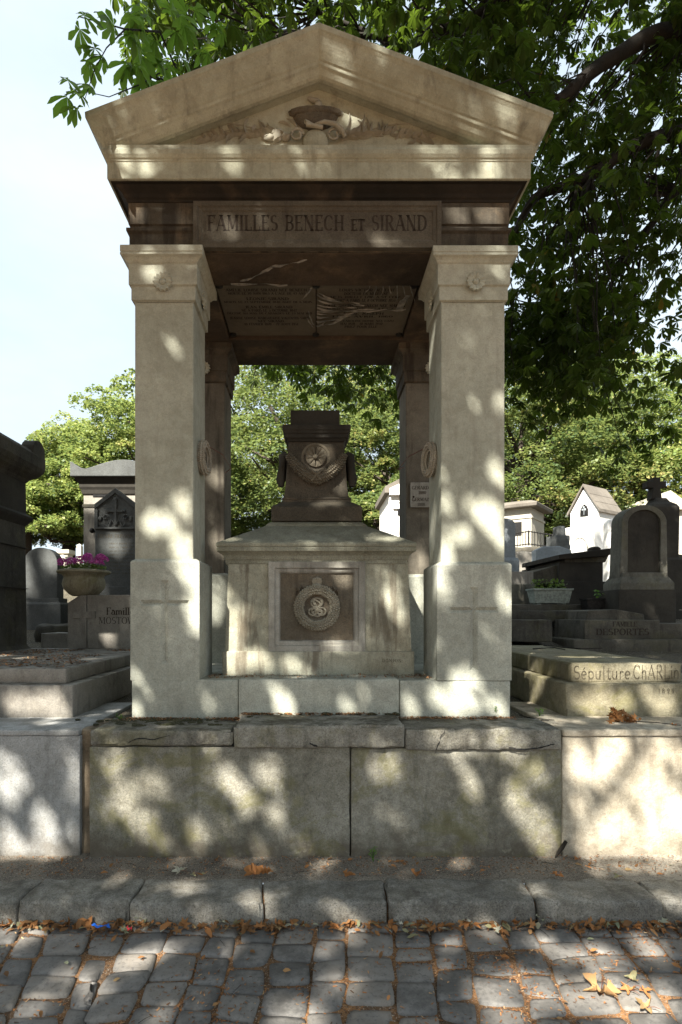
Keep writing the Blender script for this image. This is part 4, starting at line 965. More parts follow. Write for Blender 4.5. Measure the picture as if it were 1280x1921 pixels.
MB().prism([(xl, 1.35), (xr2, 1.35), (xr2, zs), (xm_, za_), (xl, zs)], D_, D_+.20).build('stone_block', M['stele'], sg_, bevel=.01)
fm = MB(); ins = .055
for q in (((xl, zs), (xm_, za_)), ((xm_, za_), (xr2, zs))):
    (xa_, z1_), (xb_, z2_) = q
    fm.prism([(xa_, z1_-.002), (xb_, z2_-.002), (xb_, z2_-.075), (xa_+(.0), z1_-.075)], D_-.03, D_+.01)
fm.box(xl, xl+.05, D_-.03, D_+.01, Z(989, D_), zs-.07); fm.box(xr2-.05, xr2, D_-.03, D_+.01, Z(989, D_), zs-.07); fm.box(xl, xr2, D_-.035, D_+.01, Z(993, D_), Z(989, D_))
fm.build('gable_frame', M['stele'], sg_, bevel=.005)
cxm = MB(); cx_ = xm_; z0_, z1_ = Z(986, D_), Z(937, D_)
cxm.box(cx_-.018, cx_+.018, D_-.03, D_+.01, z0_, z1_); cxm.box(cx_-.12, cx_+.12, D_-.028, D_+.01, Z(961, D_), Z(956, D_))
for (a, b) in ((cx_, z1_), (cx_-.12, Z(958.5, D_)), (cx_+.12, Z(958.5, D_)), (cx_, z0_+.02)): cxm.blob((a, D_-.015, b), (.034, .02, .034), None, 8, 5, .6)
for s_ in (-1, 1):
    pts = [(cx_+s_*(.02+.12*i/14), D_-.02, z0_+.03+.045*math.sin(i*.45)) for i in range(15)]; cxm.tube(pts, .011, 6)
    pts = [(cx_+s_*.15+.045*math.cos(a_*.6)*(1-a_/15), D_-.02, z0_+.12+.045*math.sin(a_*.6)*(1-a_/15)) for a_ in range(12)]; cxm.tube(pts, .011, 6)
    cxm.blob((cx_+s_*.225, D_-.012, z0_+.10), (.03, .02, .045), None, 7, 5, .6)
cxm.build('cross_relief', M['stele'], sg_, smooth=True)
MB().box(xl-.03, xr2+.03, D_-.06, D_+.25, 1.3, Z(1101, D_)).build('base', M['stele'], sg_, bevel=.008)
tm = MB(); text(tm, 'FAMILLE', (xm_, D_-.001, Z(998.5, D_)), UX, UZ, .035, width=.16); text(tm, 'HENRI HUSSON', (xm_, D_-.001, Z(1009, D_)), UX, UZ, .052, width=.52)
for i in range(9): text(tm, random.Random(i).choice(['NE LE 14 MAI 1862', 'MORT LE 3 MARS 1901', 'DECEDE A PARIS', 'PRIEZ POUR LUI', 'MARIE HUSSON']), (xm_+.08, D_-.001, Z(1021+7*i, D_)), UX, UZ, .02, width=.36)
tm.build('lettering', M['letter_soft'], sg_)
def arched(x0, x1, z0, z1, y0, y1, seg=18, rz=None):
    xm__ = (x0+x1)/2; r_ = (x1-x0)/2; rz = rz or r_
    return MB().prism([(x0, z0), (x1, z0)]+[(xm__+r_*math.cos(R(180*i/seg)), z1-rz+rz*math.sin(R(180*i/seg))) for i in range(seg+1)], y0, y1)
D_ = 8.6
hd = thing('headstone', 'dark grey round topped headstone between the mausoleum and the flower bowl', 'headstone', (X(80, D_), D_, 1.3))
arched(X(44, D_), X(108, D_), Z(1130, D_), Z(1027, D_), D_, D_+.22, rz=.24).build('stone_block', M['stele'], hd, bevel=.01)
MB().rs(X(42, D_), X(112, D_), D_-.02, D_+.28, [(.05, 1.2), (.05, Z(1133, D_)), (0, Z(1130, D_)), (.0, Z(1122, D_))]).build('base', M['stele'], hd, bevel=.008)
D_ = 7.6
bk = thing('stone_kerb', 'rough mossy grave kerb behind the flower bowl headstone', 'grave kerb', (X(98, D_), D_, 1.3)); MB().rough(X(64, D_), X(150, D_), D_, D_+.5, 1.15, Z(1172, D_), r=.03, g=.05, amp=.03, sc_=7, seed=31).build('stone_block', M['dark_stone'], bk, smooth=True)
D_ = 6.75
bk = thing('stone_block', 'plain grey stone block beside the low headstone', 'stone block', (X(98, D_), D_, 1.1)); MB().rough(X(79, D_), X(129, D_), D_, D_+.4, 1.1, Z(1188, D_), r=.01, g=.08, amp=.004, seed=32).build('block', M['tomb_grey'], bk, smooth=True)
MB().rough(X(70, D_-.1), X(79, D_), D_, D_+.4, 1.1, Z(1188, D_), r=.008, g=.08, amp=.003, seed=33).build('end_piece', M['tomb_grey'], bk, smooth=True)
# far pale monuments seen between the headstones
D_ = 17
fa = thing('monument', 'pale carved monument far behind the flower bowl', 'monument', (X(118, D_), D_, 2.4))
fb = MB(); fb.rs(X(110, D_), X(128, D_), D_, D_+.4, [(.02, 2.0), (.02, Z(1085, D_)), (0, Z(1083, D_)), (-.02, Z(1040, D_)), (.04, Z(1038, D_)), (.04, Z(1031, D_))]); fb.build('shaft', M['pale'], fa)
fb = MB()
for a, b, r_ in ((117, 1050, .16), (120, 1062, .13), (113, 1058, .10), (118, 1072, .12), (124, 1068, .1)): fb.blob(P(a, b, D_-.05), (r_, .12, r_), None, 8, 6, .5)
fb.build('carving', M['pale'], fa, smooth=True)
D_ = 14
fa = thing('headstone', 'small dark headstones seen under the flower bowl', 'headstone', (X(120, D_), D_, 2.1)); MB().prism([(X(116, D_), 1.9), (X(126, D_), 1.9), (X(126, D_), Z(1118, D_)), (X(121, D_), Z(1113, D_)), (X(116, D_), Z(1118, D_))], D_, D_+.2).build('stone_block', M['stele'], fa)
MB().prism([(X(129, D_), 1.9), (X(142, D_), 1.9), (X(142, D_), Z(1119, D_)), (X(136, D_), Z(1114, D_)), (X(129, D_), Z(1119, D_))], D_, D_+.2).build('stone_block', M['stele'], fa)
fa = thing('stone_post', 'narrow pale pointed post showing behind the magenta flowers', 'post', (X(148, 15), 15, 2.3)); MB().rs(X(144, 15), X(152, 15), 15, 15.15, [(.01, 2.1), (0, Z(1024, 15)), (-.04, Z(1020, 15))]).build('post', M['pale'], fa)

# white chapel seen through the canopy
D_ = 15
wc = thing('chapel', 'small white chapel with dark square window seen through the canopy opening', 'chapel', (X(755, D_), D_, 2.3))
xl = X(730, D_)
MB().box(xl, xl+1.7, D_, D_+2.2, 1.9, Z(925, D_)).build('wall_body', M['white'], wc, bevel=.01)
MB().prism([(xl-.12, Z(926, D_)), (xl-.12, Z(914, D_)), (xl+.85, Z(878, D_)), (xl+1.82, Z(914, D_)), (xl+1.82, Z(926, D_))], D_-.1, D_+2.3).build('roof', M['roof'], wc, bevel=.01)
MB().prism([(xl, Z(930, D_)), (xl, Z(918, D_)), (xl+.85, Z(889, D_)), (xl+1.7, Z(918, D_)), (xl+1.7, Z(930, D_))], D_-.12, D_-.09).build('gable', M['white'], wc)
MB().box(X(737, D_), X(737, D_)+1.35, D_-.05, D_+.01, Z(955, D_), Z(945, D_)).build('band', M['white'], wc)
MB().box(X(746, D_), X(746, D_)+.7, D_-.03, D_+.01, Z(966, D_), Z(943, D_)).build('window', M['dark'], wc)

# ------------------------------------------------------------------ right neighbours
tr = thing('tomb_slab', 'mossy two step limestone grave slab lettered Sepulture Charlin, right of the canopy tomb', 'tomb', (2.3, 4.0, .9))
xs0 = X(1062, 3.94); xs1 = X(1072, 4.03)
MB().rough(xs0, 3.02, 3.94, 6.4, .895, 1.137, r=.010, g=.05, amp=.005, chip=.012, seed=41).build('lower_step', M['tomb_moss'], tr, smooth=True)
MB().rough(xs1, 2.605, 4.03, 6.3, 1.135, 1.272, r=.012, g=.05, amp=.005, chip=.010, seed=42).build('upper_slab', M['tomb_moss'], tr, smooth=True)
tm = MB(); text(tm, 'Sépulture', (X(1076, 4.023), 4.0235, Z(1273, 4.023)), UX, UZ, .090, track=.07, thick=.085, thin=.05, serif=False, center=False, width=X(1185, 4.023)-X(1078, 4.023))
text(tm, 'ChARLin', (X(1188, 4.023), 4.0235, Z(1273, 4.023)), UX, UZ, .098, track=.07, thick=.085, thin=.05, serif=False, center=False, width=X(1274, 4.023)-X(1188, 4.023))
text(tm, '1899', (X(1235, 3.93), 3.931, Z(1300, 3.93)), UX, UZ, .030, track=.5, thick=.14, thin=.1, serif=False, center=False)
tm.build('lettering', M['letter_soft'], tr)
D_ = 7.1
td = thing('tomb_slab', 'dark stone grave lettered Desportes with gabled top, behind the mossy slab', 'tomb', (X(1165, D_), D_, 1.1))
MB().rough(X(1068, D_), X(1330, D_), D_-.12, D_+2.2, 1.0, Z(1199, D_), r=.015, g=.08, amp=.012, seed=43).build('base_slab', M['dark_stone'], td, smooth=True)
MB().rough(X(1097, D_), X(1238, D_), D_, D_+.9, Z(1200, D_), Z(1163, D_), r=.01, g=.08, amp=.004, seed=44).build('front_block', M['dark_stone'], td, smooth=True)
MB().rough(X(1238, D_)+.004, X(1330, D_), D_+.03, D_+.8, Z(1200, D_), Z(1170, D_), r=.01, g=.08, amp=.004, seed=45).build('side_block', M['dark_stone'], td, smooth=True)
MB().prism([(X(1099, D_+.25), Z(1166, D_+.3)), (X(1210, D_+.25), Z(1166, D_+.3)), (X(1208, D_+.25), Z(1152, D_+.25)), (X(1155, D_+.25), Z(1143, D_+.25)), (X(1103, D_+.25), Z(1146, D_+.25))], D_+.25, D_+1.9).build('gabled_top', M['dark_stone'], td, bevel=.01)
tm = MB(); text(tm, 'FAMILLE', (X(1172, D_), D_-.001, Z(1175, D_)), UX, UZ, .055, width=.30, thick=.2, thin=.08); text(tm, 'DESPORTES', (X(1168, D_), D_-.001, Z(1191, D_)), UX, UZ, .075, width=.66, thick=.2, thin=.08); tm.build('lettering', M['letter'], td)
def rblock(name, label, cat, a, b, c_, d_, D_, dep, mat, seed=1, amp=.006, part='block', grp=None):
    t = thing(name, label, cat, (X((a+b)/2, D_), D_, Z(d_, D_)), grp)
    MB().rough(X(a, D_), X(b, D_), D_, D_+dep, Z(d_, D_), Z(c_, D_), r=.012, g=.08, amp=amp, seed=seed).build(part, M[mat], t, smooth=True); return t
rblock('low_wall', 'blackened low stone wall just right of the canopy tomb', 'wall', 930, 1036, 1163, 1204, 7.2, .5, 'dark_stone', 51, .012)
rblock('low_wall', 'second dark kerb wall, behind the blackened low wall', 'wall', 930, 1100, 1146, 1166, 8.0, .35, 'dark_stone', 52, .012)
rblock('low_wall', 'long dark kerb under the white planter', 'wall', 900, 1101, 1134, 1150, 8.7, 1.2, 'dark_stone', 53, .012)
tt = thing('grave_step', 'pale stepped grave base beside the right front pillar', 'grave base', (X(975, 9.4), 9.4, 1.7))
MB().rough(X(930, 9.4), X(1004, 9.4), 9.4, 10.6, Z(1134, 9.4), Z(1096, 9.4), r=.012, g=.09, amp=.004, seed=54).build('lower_step', M['tomb_dark'], tt, smooth=True)
MB().rough(X(930, 9.5), X(1001, 9.5), 9.5, 10.5, Z(1098, 9.5), Z(1072, 9.5), r=.012, g=.09, amp=.004, seed=55).build('upper_step', M['tomb_grey'], tt, smooth=True)
D_ = 8.75
pw = thing('planter_box', 'pale green rectangular planter with red brown plants on the dark kerb', 'planter', (X(1036, D_), D_, Z(1134, D_)))
z0_, z1_ = Z(1134, D_), Z(1104, D_); cxp = X(1036, D_)
MB().rs(cxp-.26, cxp+.26, D_, D_+.22, [(0, z0_+.02), (.035, z1_-.03), (.05, z1_-.03), (.052, z1_), (.03, z1_), (.025, z1_-.02)]).build('box', M['pot_white'], pw, bevel=.004)
for q in (-.22, .16): MB().box(cxp+q, cxp+q+.06, D_+.02, D_+.2, z0_-.005, z0_+.03).build('foot', M['pot_white'], pw)
D_ = 9.8
sr = thing('tomb_chest', 'black granite tomb with slanted brown lid, right of the pale steps', 'tomb', (X(1100, D_), D_, 1.7))
MB().rs(X(1058, D_), X(1155, D_), D_, D_+2.0, [(0, 1.5), (0, Z(1091, D_))]).build('lower_block', M['near_black'], sr, bevel=.01)
MB().rs(X(1054, D_), X(1137, D_), D_+.1, D_+1.9, [(0, Z(1092, D_)), (0, Z(1054, D_))]).build('upper_block', M['near_black'], sr, bevel=.01)
MB().prism([(X(994, D_+.2), Z(1095, D_+.2)), (X(1052, D_+.2), Z(1095, D_+.2)), (X(1052, D_+.2), Z(1058, D_+.2)), (X(998, D_+.2), Z(1074, D_+.2))], D_+.2, D_+1.6).build('side_wing', M['dark_stone'], sr, bevel=.01)
MB().prism([(X(1046, D_), Z(1050, D_)), (X(1047, D_), Z(1041, D_)), (X(1151, D_), Z(1028, D_)), (X(1152, D_), Z(1038, D_)), (X(1135, D_), Z(1044, D_))], D_-.06, D_+1.7).build('lid', M['black'], sr, bevel=.01)
MB().prism([(X(1064, D_), Z(1054, D_)), (X(1140, D_), Z(1054, D_)), (X(1150, D_), Z(1034, D_)), (X(1064, D_), Z(1048, D_))], D_+.08, D_+1.7).build('lid_block', M['dark_stone'], sr)
MB().rs(X(1117, D_), X(1133, D_), D_+.1, D_+.3, [(0, Z(1036, D_)), (.0, Z(1027, D_)), (-.03, Z(1023.5, D_))]).build('lid_knob', M['black'], sr, bevel=.006)
D_ = 8.1
bs = thing('headstone', 'large leaning dark round topped headstone with sunk arched panel, at the right edge', 'headstone', (X(1207, D_), D_, 1.5))
x0, x1 = X(1166, D_), X(1250, D_); xm__ = (x0+x1)/2; zt_ = Z(947, D_); zb_ = Z(1087, D_); rr = (x1-x0)/2
seg = 22; out_ = [(x0-.02, zb_), (x1+.02, zb_)]+[(xm__+.008+rr*math.cos(R(180*i/seg)), zt_-.25+.25*math.sin(R(180*i/seg))) for i in range(seg+1)]
inn = [(x0+.09, zb_+.02), (x1-.085, zb_+.02)]+[(xm__+.008+(rr-.085)*math.cos(R(180*i/seg)), zt_-.07-.20+.20*math.sin(R(180*i/seg))) for i in range(seg+1)]
n = len(out_); vs = [(x, D_, z) for x, z in out_]+[(x, D_, z) for x, z in inn]+[(x, D_+.04, z) for x, z in inn]+[(x, D_+.30, z) for x, z in out_]
fs = [(i, (i+1) % n, n+(i+1) % n, n+i) for i in range(n)]+[(n+i, n+(i+1) % n, 2*n+(i+1) % n, 2*n+i) for i in range(n)]+[tuple(2*n+i for i in range(n))]+[((i+1) % n, i, 3*n+i, 3*n+(i+1) % n) for i in range(n)]+[tuple(3*n+i for i in reversed(range(n)))]
MB().add(vs, fs).build('stone_block', M['tomb_dark'], bs, bevel=.006)
MB().prism([(x, z) for x, z in inn], D_+.036, D_+.045).build('arched_panel', M['near_black'], bs)
MB().rs(x0-.01, x1+.01, D_-.03, D_+.34, [(.055, Z(1107, D_)), (.055, Z(1094, D_)), (.03, Z(1088, D_)), (.0, Z(1082, D_)), (-.01, Z(1074, D_))]).build('moulded_base', M['tomb_dark'], bs, bevel=.008)
MB().rough(x0-.08, x1+.09, D_-.08, D_+.5, 1.3, Z(1106, D_), r=.01, g=.1, amp=.004, seed=57).build('plinth', M['near_black'], bs, smooth=True)
D_ = 9.6
cm = thing('cross_monument', 'dark stone cross on a stepped pedestal behind the large round headstone', 'monument', (X(1250, D_), D_, 1.6))
MB().rs(X(1223, D_), X(1281, D_), D_, D_+.55, [(0, 1.5), (0, Z(1050, D_)), (-.04, Z(1045, D_)), (-.03, Z(950, D_)), (-.06, Z(944, D_)), (-.13, Z(938, D_)), (-.17, Z(930, D_))]).build('pedestal', M['near_black'], cm, bevel=.008)
cxx = X(1246, D_); kk = D_/F
MB().prism([(cxx+a*kk, Z(890, D_)+b*kk) for a, b in ((-10, -42), (-8, -25), (-7, -20), (-18, -19), (-18, -7), (-7, -8), (-7, 0), (7, 0), (7, -8), (18, -7), (18, -19), (7, -20), (8, -25), (10, -42))], D_+.2, D_+.36).build('cross', M['near_black'], cm, bevel=.008)
rblock('grave_step', 'pale stone strip catching sun beyond the large round headstone, upper', 'grave base', 1256, 1330, 1112, 1120, 10.5, .5, 'tomb_grey', 58)
rblock('grave_step', 'pale stone strip catching sun beyond the large round headstone, lower', 'grave base', 1256, 1330, 1137, 1146, 9.6, .5, 'tomb_grey', 59)
rblock('grave_kerb', 'dark rough grave wall at the right edge behind the cross', 'wall', 1225, 1400, 1040, 1100, 11.5, .6, 'dark_stone', 60, .03)
D_ = 10.6
hs = thing('headstone', 'grey blue round shouldered headstone touching the right front pillar', 'headstone', (X(955, D_), D_, 1.8))
arched(X(932, D_), X(967.5, D_), Z(1052, D_), Z(972, D_), D_, D_+.2, rz=.14).build('stone_block', M['blue_stele'], hs, bevel=.012)
MB().rs(X(932, D_), X(970, D_), D_-.02, D_+.26, [(.03, 1.6), (.03, Z(1052, D_)), (0, Z(1046, D_))]).build('base', M['blue_stele'], hs, bevel=.01)
D_ = 12
hs = thing('headstone', 'low pale blue granite headstone with cut shoulders behind the black tomb', 'headstone', (X(1033, D_), D_, 2.1))
MB().prism([(X(1005.5, D_), 1.8), (X(1072, D_), 1.8), (X(1072, D_), Z(1032, D_)), (X(1050, D_), Z(1024.5, D_)), (X(1020, D_), Z(1025, D_)), (X(1005.5, D_), Z(1032, D_))], D_, D_+.25).build('stone_block', M['blue_stele'], hs, bevel=.01)
D_ = 11.2
dp = thing('flower_pot', 'small black pot on the pale steps', 'pot', (X(999, D_), D_, Z(1073, D_)))
MB().lathe((X(999, D_), D_+.1, Z(1073, D_)), [(.07, 0), (.10, .10), (.115, .13), (.125, .135), (.125, .16), (.10, .16)], 20).build('pot', M['iron'], dp, smooth=True)
dp2 = thing('plant_trough', 'low black trough with green seedlings beside the big headstone plinth', 'planter', (X(1125, 8.4), 8.4, Z(1145, 8.4)))
MB().rs(X(1102, 8.4), X(1146, 8.4), 8.4, 8.62, [(-.02, Z(1146, 8.4)), (0, Z(1126, 8.4)), (.01, Z(1125, 8.4)), (.01, Z(1122, 8.4)), (-.02, Z(1122, 8.4))]).build('box', M['iron'], dp2)
# cream chapel with hipped roof, railing
D_ = 18
def rotbox(mb, cx, cy, hx_, hy_, ang, prof):
    b = len(mb.v); mb.rs(-hx_, hx_, -hy_, hy_, prof); ca, sa = math.cos(ang), math.sin(ang)
    for i in range(b, len(mb.v)): x_, y_, z_ = mb.v[i]; mb.v[i] = (cx+x_*ca-y_*sa, cy+x_*sa+y_*ca, z_)
    return mb
c1 = thing('chapel', 'cream stone chapel with low hipped roof and dark doorway above an iron railing', 'chapel', (X(990, D_), D_+1, 3.2))
an = R(37); ccx, ccy = X(995, D_)-.10, D_+1.05
corner = Vector((X(997, D_), D_))
def cpt(u, v):                                # u along the left front face, v along the right face, from the near corner
    return (corner.x-math.cos(an)*u+math.sin(an)*v*1.0, corner.y+math.sin(an)*u+math.cos(an)*v)
hxx, hyy = .75, .72
ctr = cpt(hxx, hyy); rb_ = MB()
rotbox(rb_, ctr[0], ctr[1], hxx, hyy, -an, [(.06, 2.4), (.06, Z(1040, D_)), (0, Z(1039, D_)), (0, Z(972, D_)), (.03, Z(971, D_)), (.03, Z(967, D_)), (-.01, Z(966, D_)), (-.01, Z(952, D_))]).build('wall_body', M['pale'], c1)
rotbox(MB(), ctr[0], ctr[1], hxx, hyy, -an, [(-.01, Z(952, D_)), (.22, Z(951, D_)), (.24, Z(944, D_)), (.0, Z(938, D_)), (-.45, Z(932, D_))]).build('roof', M['roof'], c1, bevel=.02)
pA = cpt(.30, -.012); pB = cpt(1.05, -.012)
MB().add([(pA[0], pA[1], Z(1003, D_)), (pB[0], pB[1], Z(1003, D_)), (pB[0], pB[1], Z(977, D_)), (pA[0], pA[1], Z(977, D_)), (pA[0]+.1, pA[1]+.1, Z(1003, D_)), (pB[0]+.1, pB[1]+.1, Z(1003, D_)), (pB[0]+.1, pB[1]+.1, Z(977, D_)), (pA[0]+.1, pA[1]+.1, Z(977, D_))], [(0, 1, 2, 3), (7, 6, 5, 4), (0, 4, 5, 1), (1, 5, 6, 2), (2, 6, 7, 3), (3, 7, 4, 0)]).build('doorway', M['dark'], c1)
D_ = 15.5
rl = thing('iron_railing', 'black iron grave railing below the cream chapel', 'railing', (X(1000, D_), D_, Z(1026, D_)))
for (a0_, b0_, d0, a1_, b1_, d1, n) in ((950, 1003, 15.9, 992, 1003, 15.2, 8), (992, 1003, 15.2, 1036, 1003, 15.9, 8)):
    rm = MB()
    for i in range(n+1):
        t = i/n; x_ = X(a0_, d0)+(X(a1_, d1)-X(a0_, d0))*t; y_ = d0+(d1-d0)*t
        rm.tube([(x_, y_, Z(1026, 15.5)), (x_, y_, Z(998, 15.5))], .012 if i not in (0, n) else .022, 5)
    for zz in (1000, 1023): rm.tube([(X(a0_, d0), d0, Z(zz, 15.5)), (X(a1_, d1), d1, Z(zz, 15.5))], .016, 5)
    rm.build('rail_panel', M['iron'], rl)
rblock('grave_kerb', 'rough dark stone grave base under the iron railing', 'grave base', 960, 1036, 1026, 1036, 15.1, 1.0, 'dark_stone', 61, .02)
rblock('grave_kerb', 'grey stone pier under the railing, behind the small black pot', 'grave base', 968, 1006, 1035, 1074, 14.6, 1.2, 'tomb_grey', 62, .02)
D_ = 14.2
cs = thing('stone_cross', 'broken mossy grey stone cross stump between the two far chapels', 'monument', (X(1052, D_), D_, 2.6))
MB().rough(X(1036, D_), X(1070, D_), D_, D_+.4, 2.3, Z(1004, D_), r=.03, g=.06, amp=.03, seed=63).build('base', M['stele'], cs, smooth=True)
MB().rough(X(1046, D_), X(1064, D_), D_+.05, D_+.3, Z(1006, D_), Z(986, D_), r=.03, g=.05, amp=.03, seed=64).build('stump', M['stele'], cs, smooth=True)
# white gabled chapel
D_ = 17
wc = thing('chapel', 'bright white gabled chapel with stone slab roof and pointed window', 'chapel', (X(1115, D_), D_+1, 2.9))
kk = D_/F; an = R(-55)
ax_ = Vector((math.cos(an), math.sin(an), 0)); bx_ = Vector((-math.sin(an), math.cos(an), 0)); up = Vector((0, 0, 1))
o = Vector((X(1076, D_), D_+.2, 0)); W_ = .87; DP = 1.15
def q3(u, v, z): return o+ax_*u+bx_*v+up*z
ze_, zr = Z(960, D_), Z(916, D_); zb_ = 2.4
vs = [q3(0, 0, zb_), q3(W_, 0, zb_), q3(W_, 0, ze_-.02), q3(W_/2, 0, zr-.03), q3(0, 0, ze_-.02)]+[q3(0, DP, zb_), q3(W_, DP, zb_), q3(W_, DP, ze_-.02), q3(W_/2, DP, zr-.03), q3(0, DP, ze_-.02)]
MB().add(vs, [(0, 1, 2, 3, 4), (9, 8, 7, 6, 5), (0, 5, 6, 1), (1, 6, 7, 2), (2, 7, 8, 3), (3, 8, 9, 4), (4, 9, 5, 0)]).build('wall_body', M['white'], wc)
rf = MB(); t_ = .07
for s_ in (0, 1):
    e_ = -.07 if s_ == 0 else W_+.07; z_e = ze_-.10
    for k, (f0, f1) in enumerate(((0, .30), (.30, .6), (.6, 1.0))):
        pa = lambda f, dz: (e_+(W_/2-e_)*f, z_e+(zr+.02-z_e)*f+dz)
        (u0, z0_), (u1, z1_) = pa(f0, .02*(2-k)*0+.0), pa(f1, 0)
        lo = .03 if k < 2 else .03
        v0, v1 = -.08, DP+.1
        vs = [q3(u0, v0, z0_), q3(u1, v0, z1_), q3(u1, v1, z1_), q3(u0, v1, z0_), q3(u0, v0, z0_+t_+.02), q3(u1, v0, z1_+t_), q3(u1, v1, z1_+t_), q3(u0, v1, z0_+t_+.02)]
        rf.add(vs, [(0, 1, 2, 3), (7, 6, 5, 4), (0, 4, 5, 1), (1, 5, 6, 2), (2, 6, 7, 3), (3, 7, 4, 0)])
rf.build('roof', M['roof'], wc)
wx, wz = W_*.50, Z(968, D_); pts = [(wx-.12, wz-.04), (wx+.12, wz-.04), (wx+.12, wz+.16), (wx+.08, wz+.25), (wx, wz+.32), (wx-.08, wz+.25), (wx-.12, wz+.16)]
n = len(pts); vs = [q3(u, -.012, z) for u, z in pts]+[q3(u, .05, z) for u, z in pts]
win = MB().add(vs, [tuple(range(n)), tuple(range(2*n-1, n-1, -1))]+[(i, i+n, (i+1) % n+n, (i+1) % n) for i in range(n)]).build('pointed_window', M['dark'], wc)
tc_ = MB()
for a_ in range(0, 360, 120): tc_.blob(q3(wx+.045*math.cos(R(a_+90)), -.02, wz+.18+.045*math.sin(R(a_+90))), (.035, .01, .035), None, 8, 5)
tc_.tube([q3(wx, -.02, wz), q3(wx, -.02, wz+.2)], .010, 5); tc_.build('tracery', M['blue_stele'], win, smooth=True)
lb = MB(); vs = []
for a_, b_ in ((-.14, 2.3), (W_+.02, 2.3), (W_+.02, Z(990, D_)), (.0, Z(990, D_)), (-.06, Z(992, D_)), (-.14, Z(1000, D_))): vs.append((a_, b_))
n = len(vs); v3 = [q3(u, -.25, z) for u, z in vs]+[q3(u, .1, z) for u, z in vs]
lb.add(v3, [tuple(range(n)), tuple(range(2*n-1, n-1, -1))]+[(i, i+n, (i+1) % n+n, (i+1) % n) for i in range(n)]).build('lower_front', M['white'], wc, bevel=.02)
ar = [(W_*.5+.26*math.cos(R(a_)), Z(1037, D_)+.42*math.sin(R(a_))) for a_ in range(0, 181, 12)]
n = len(ar); MB().tube([q3(u, -.26, z) for u, z in ar], .018, 6).build('arch_moulding', M['pale'], wc, smooth=True)
D_ = 15.4
hs = thing('headstone', 'white round topped headstone leaning on the side of the white chapel', 'headstone', (X(1157, D_), D_, 2.4))
arched(X(1140, D_), X(1174, D_), 2.0, Z(971, D_), D_, D_+.25, rz=.22).build('stone_block', M['white'], hs, bevel=.02)
D_ = 21
c3 = thing('chapel', 'pale roofed chapel peeking out behind the stone cross', 'chapel', (X(1250, D_), D_, 3.4))
MB().box(X(1226, D_), X(1300, D_), D_, D_+2, 3, Z(955, D_)).build('wall_body', M['pale'], c3)
MB().prism([(X(1216, D_), Z(957, D_)), (X(1216, D_), Z(950, D_)), (X(1252, D_), Z(922, D_)), (X(1290, D_), Z(950, D_)), (X(1290, D_), Z(957, D_))], D_-.2, D_+2.2).build('roof', M['pale'], c3)
# ------------------------------------------------------------------ foliage materials
M['leaf_far'] = leafmat('lime tree leaf', [(0, (.026, .050, .014)), (.45, (.095, .148, .040)), (.8, (.21, .265, .075)), (1, (.36, .33, .12))], .40, (.40, .47, .13))
M['leaf_far2'] = leafmat('maple tree leaf', [(0, (.017, .033, .011)), (.45, (.058, .096, .029)), (.8, (.14, .18, .055)), (1, (.30, .25, .09))], .38, (.32, .39, .11))
M['leaf_ch'] = leafmat('chestnut leaflet', [(0, (.008, .013, .003)), (.6, (.018, .031, .006)), (.95, (.042, .062, .012)), (1, (.14, .09, .02))], .34, (.17, .27, .025), spec=.12)
M['leaf_lit'] = leafmat('sunlit chestnut leaflet', [(0, (.018, .040, .008)), (1, (.06, .11, .018))], .5, (.28, .50, .05), spec=.3)  # brighter copy of the chestnut leaf, sunlight put into its colour
M['leaf_bed'] = leafmat('bedding leaf', [(0, (.03, .05, .015)), (1, (.09, .13, .03))], .3)
M['petal'] = leafmat('magenta petal', [(0, (.30, .02, .22)), (.6, (.58, .08, .42)), (1, (.75, .25, .58))], .25, (.7, .1, .4))
M['dead'] = leafmat('fallen dead leaf', [(0, (.075, .040, .018)), (.35, (.20, .095, .032)), (.7, (.33, .14, .045)), (.86, (.30, .21, .10)), (.93, (.20, .23, .13)), (1, (.40, .38, .30))], .15, (.5, .25, .08), rough=.8)
M['crumb'] = leafmat('needle and crumb litter', [(0, (.05, .028, .015)), (.4, (.16, .072, .028)), (.8, (.28, .12, .042)), (1, (.38, .26, .14))], 0, rough=.9)
M['bark_far'] = plain('distant bark', (.045, .036, .028), .9)

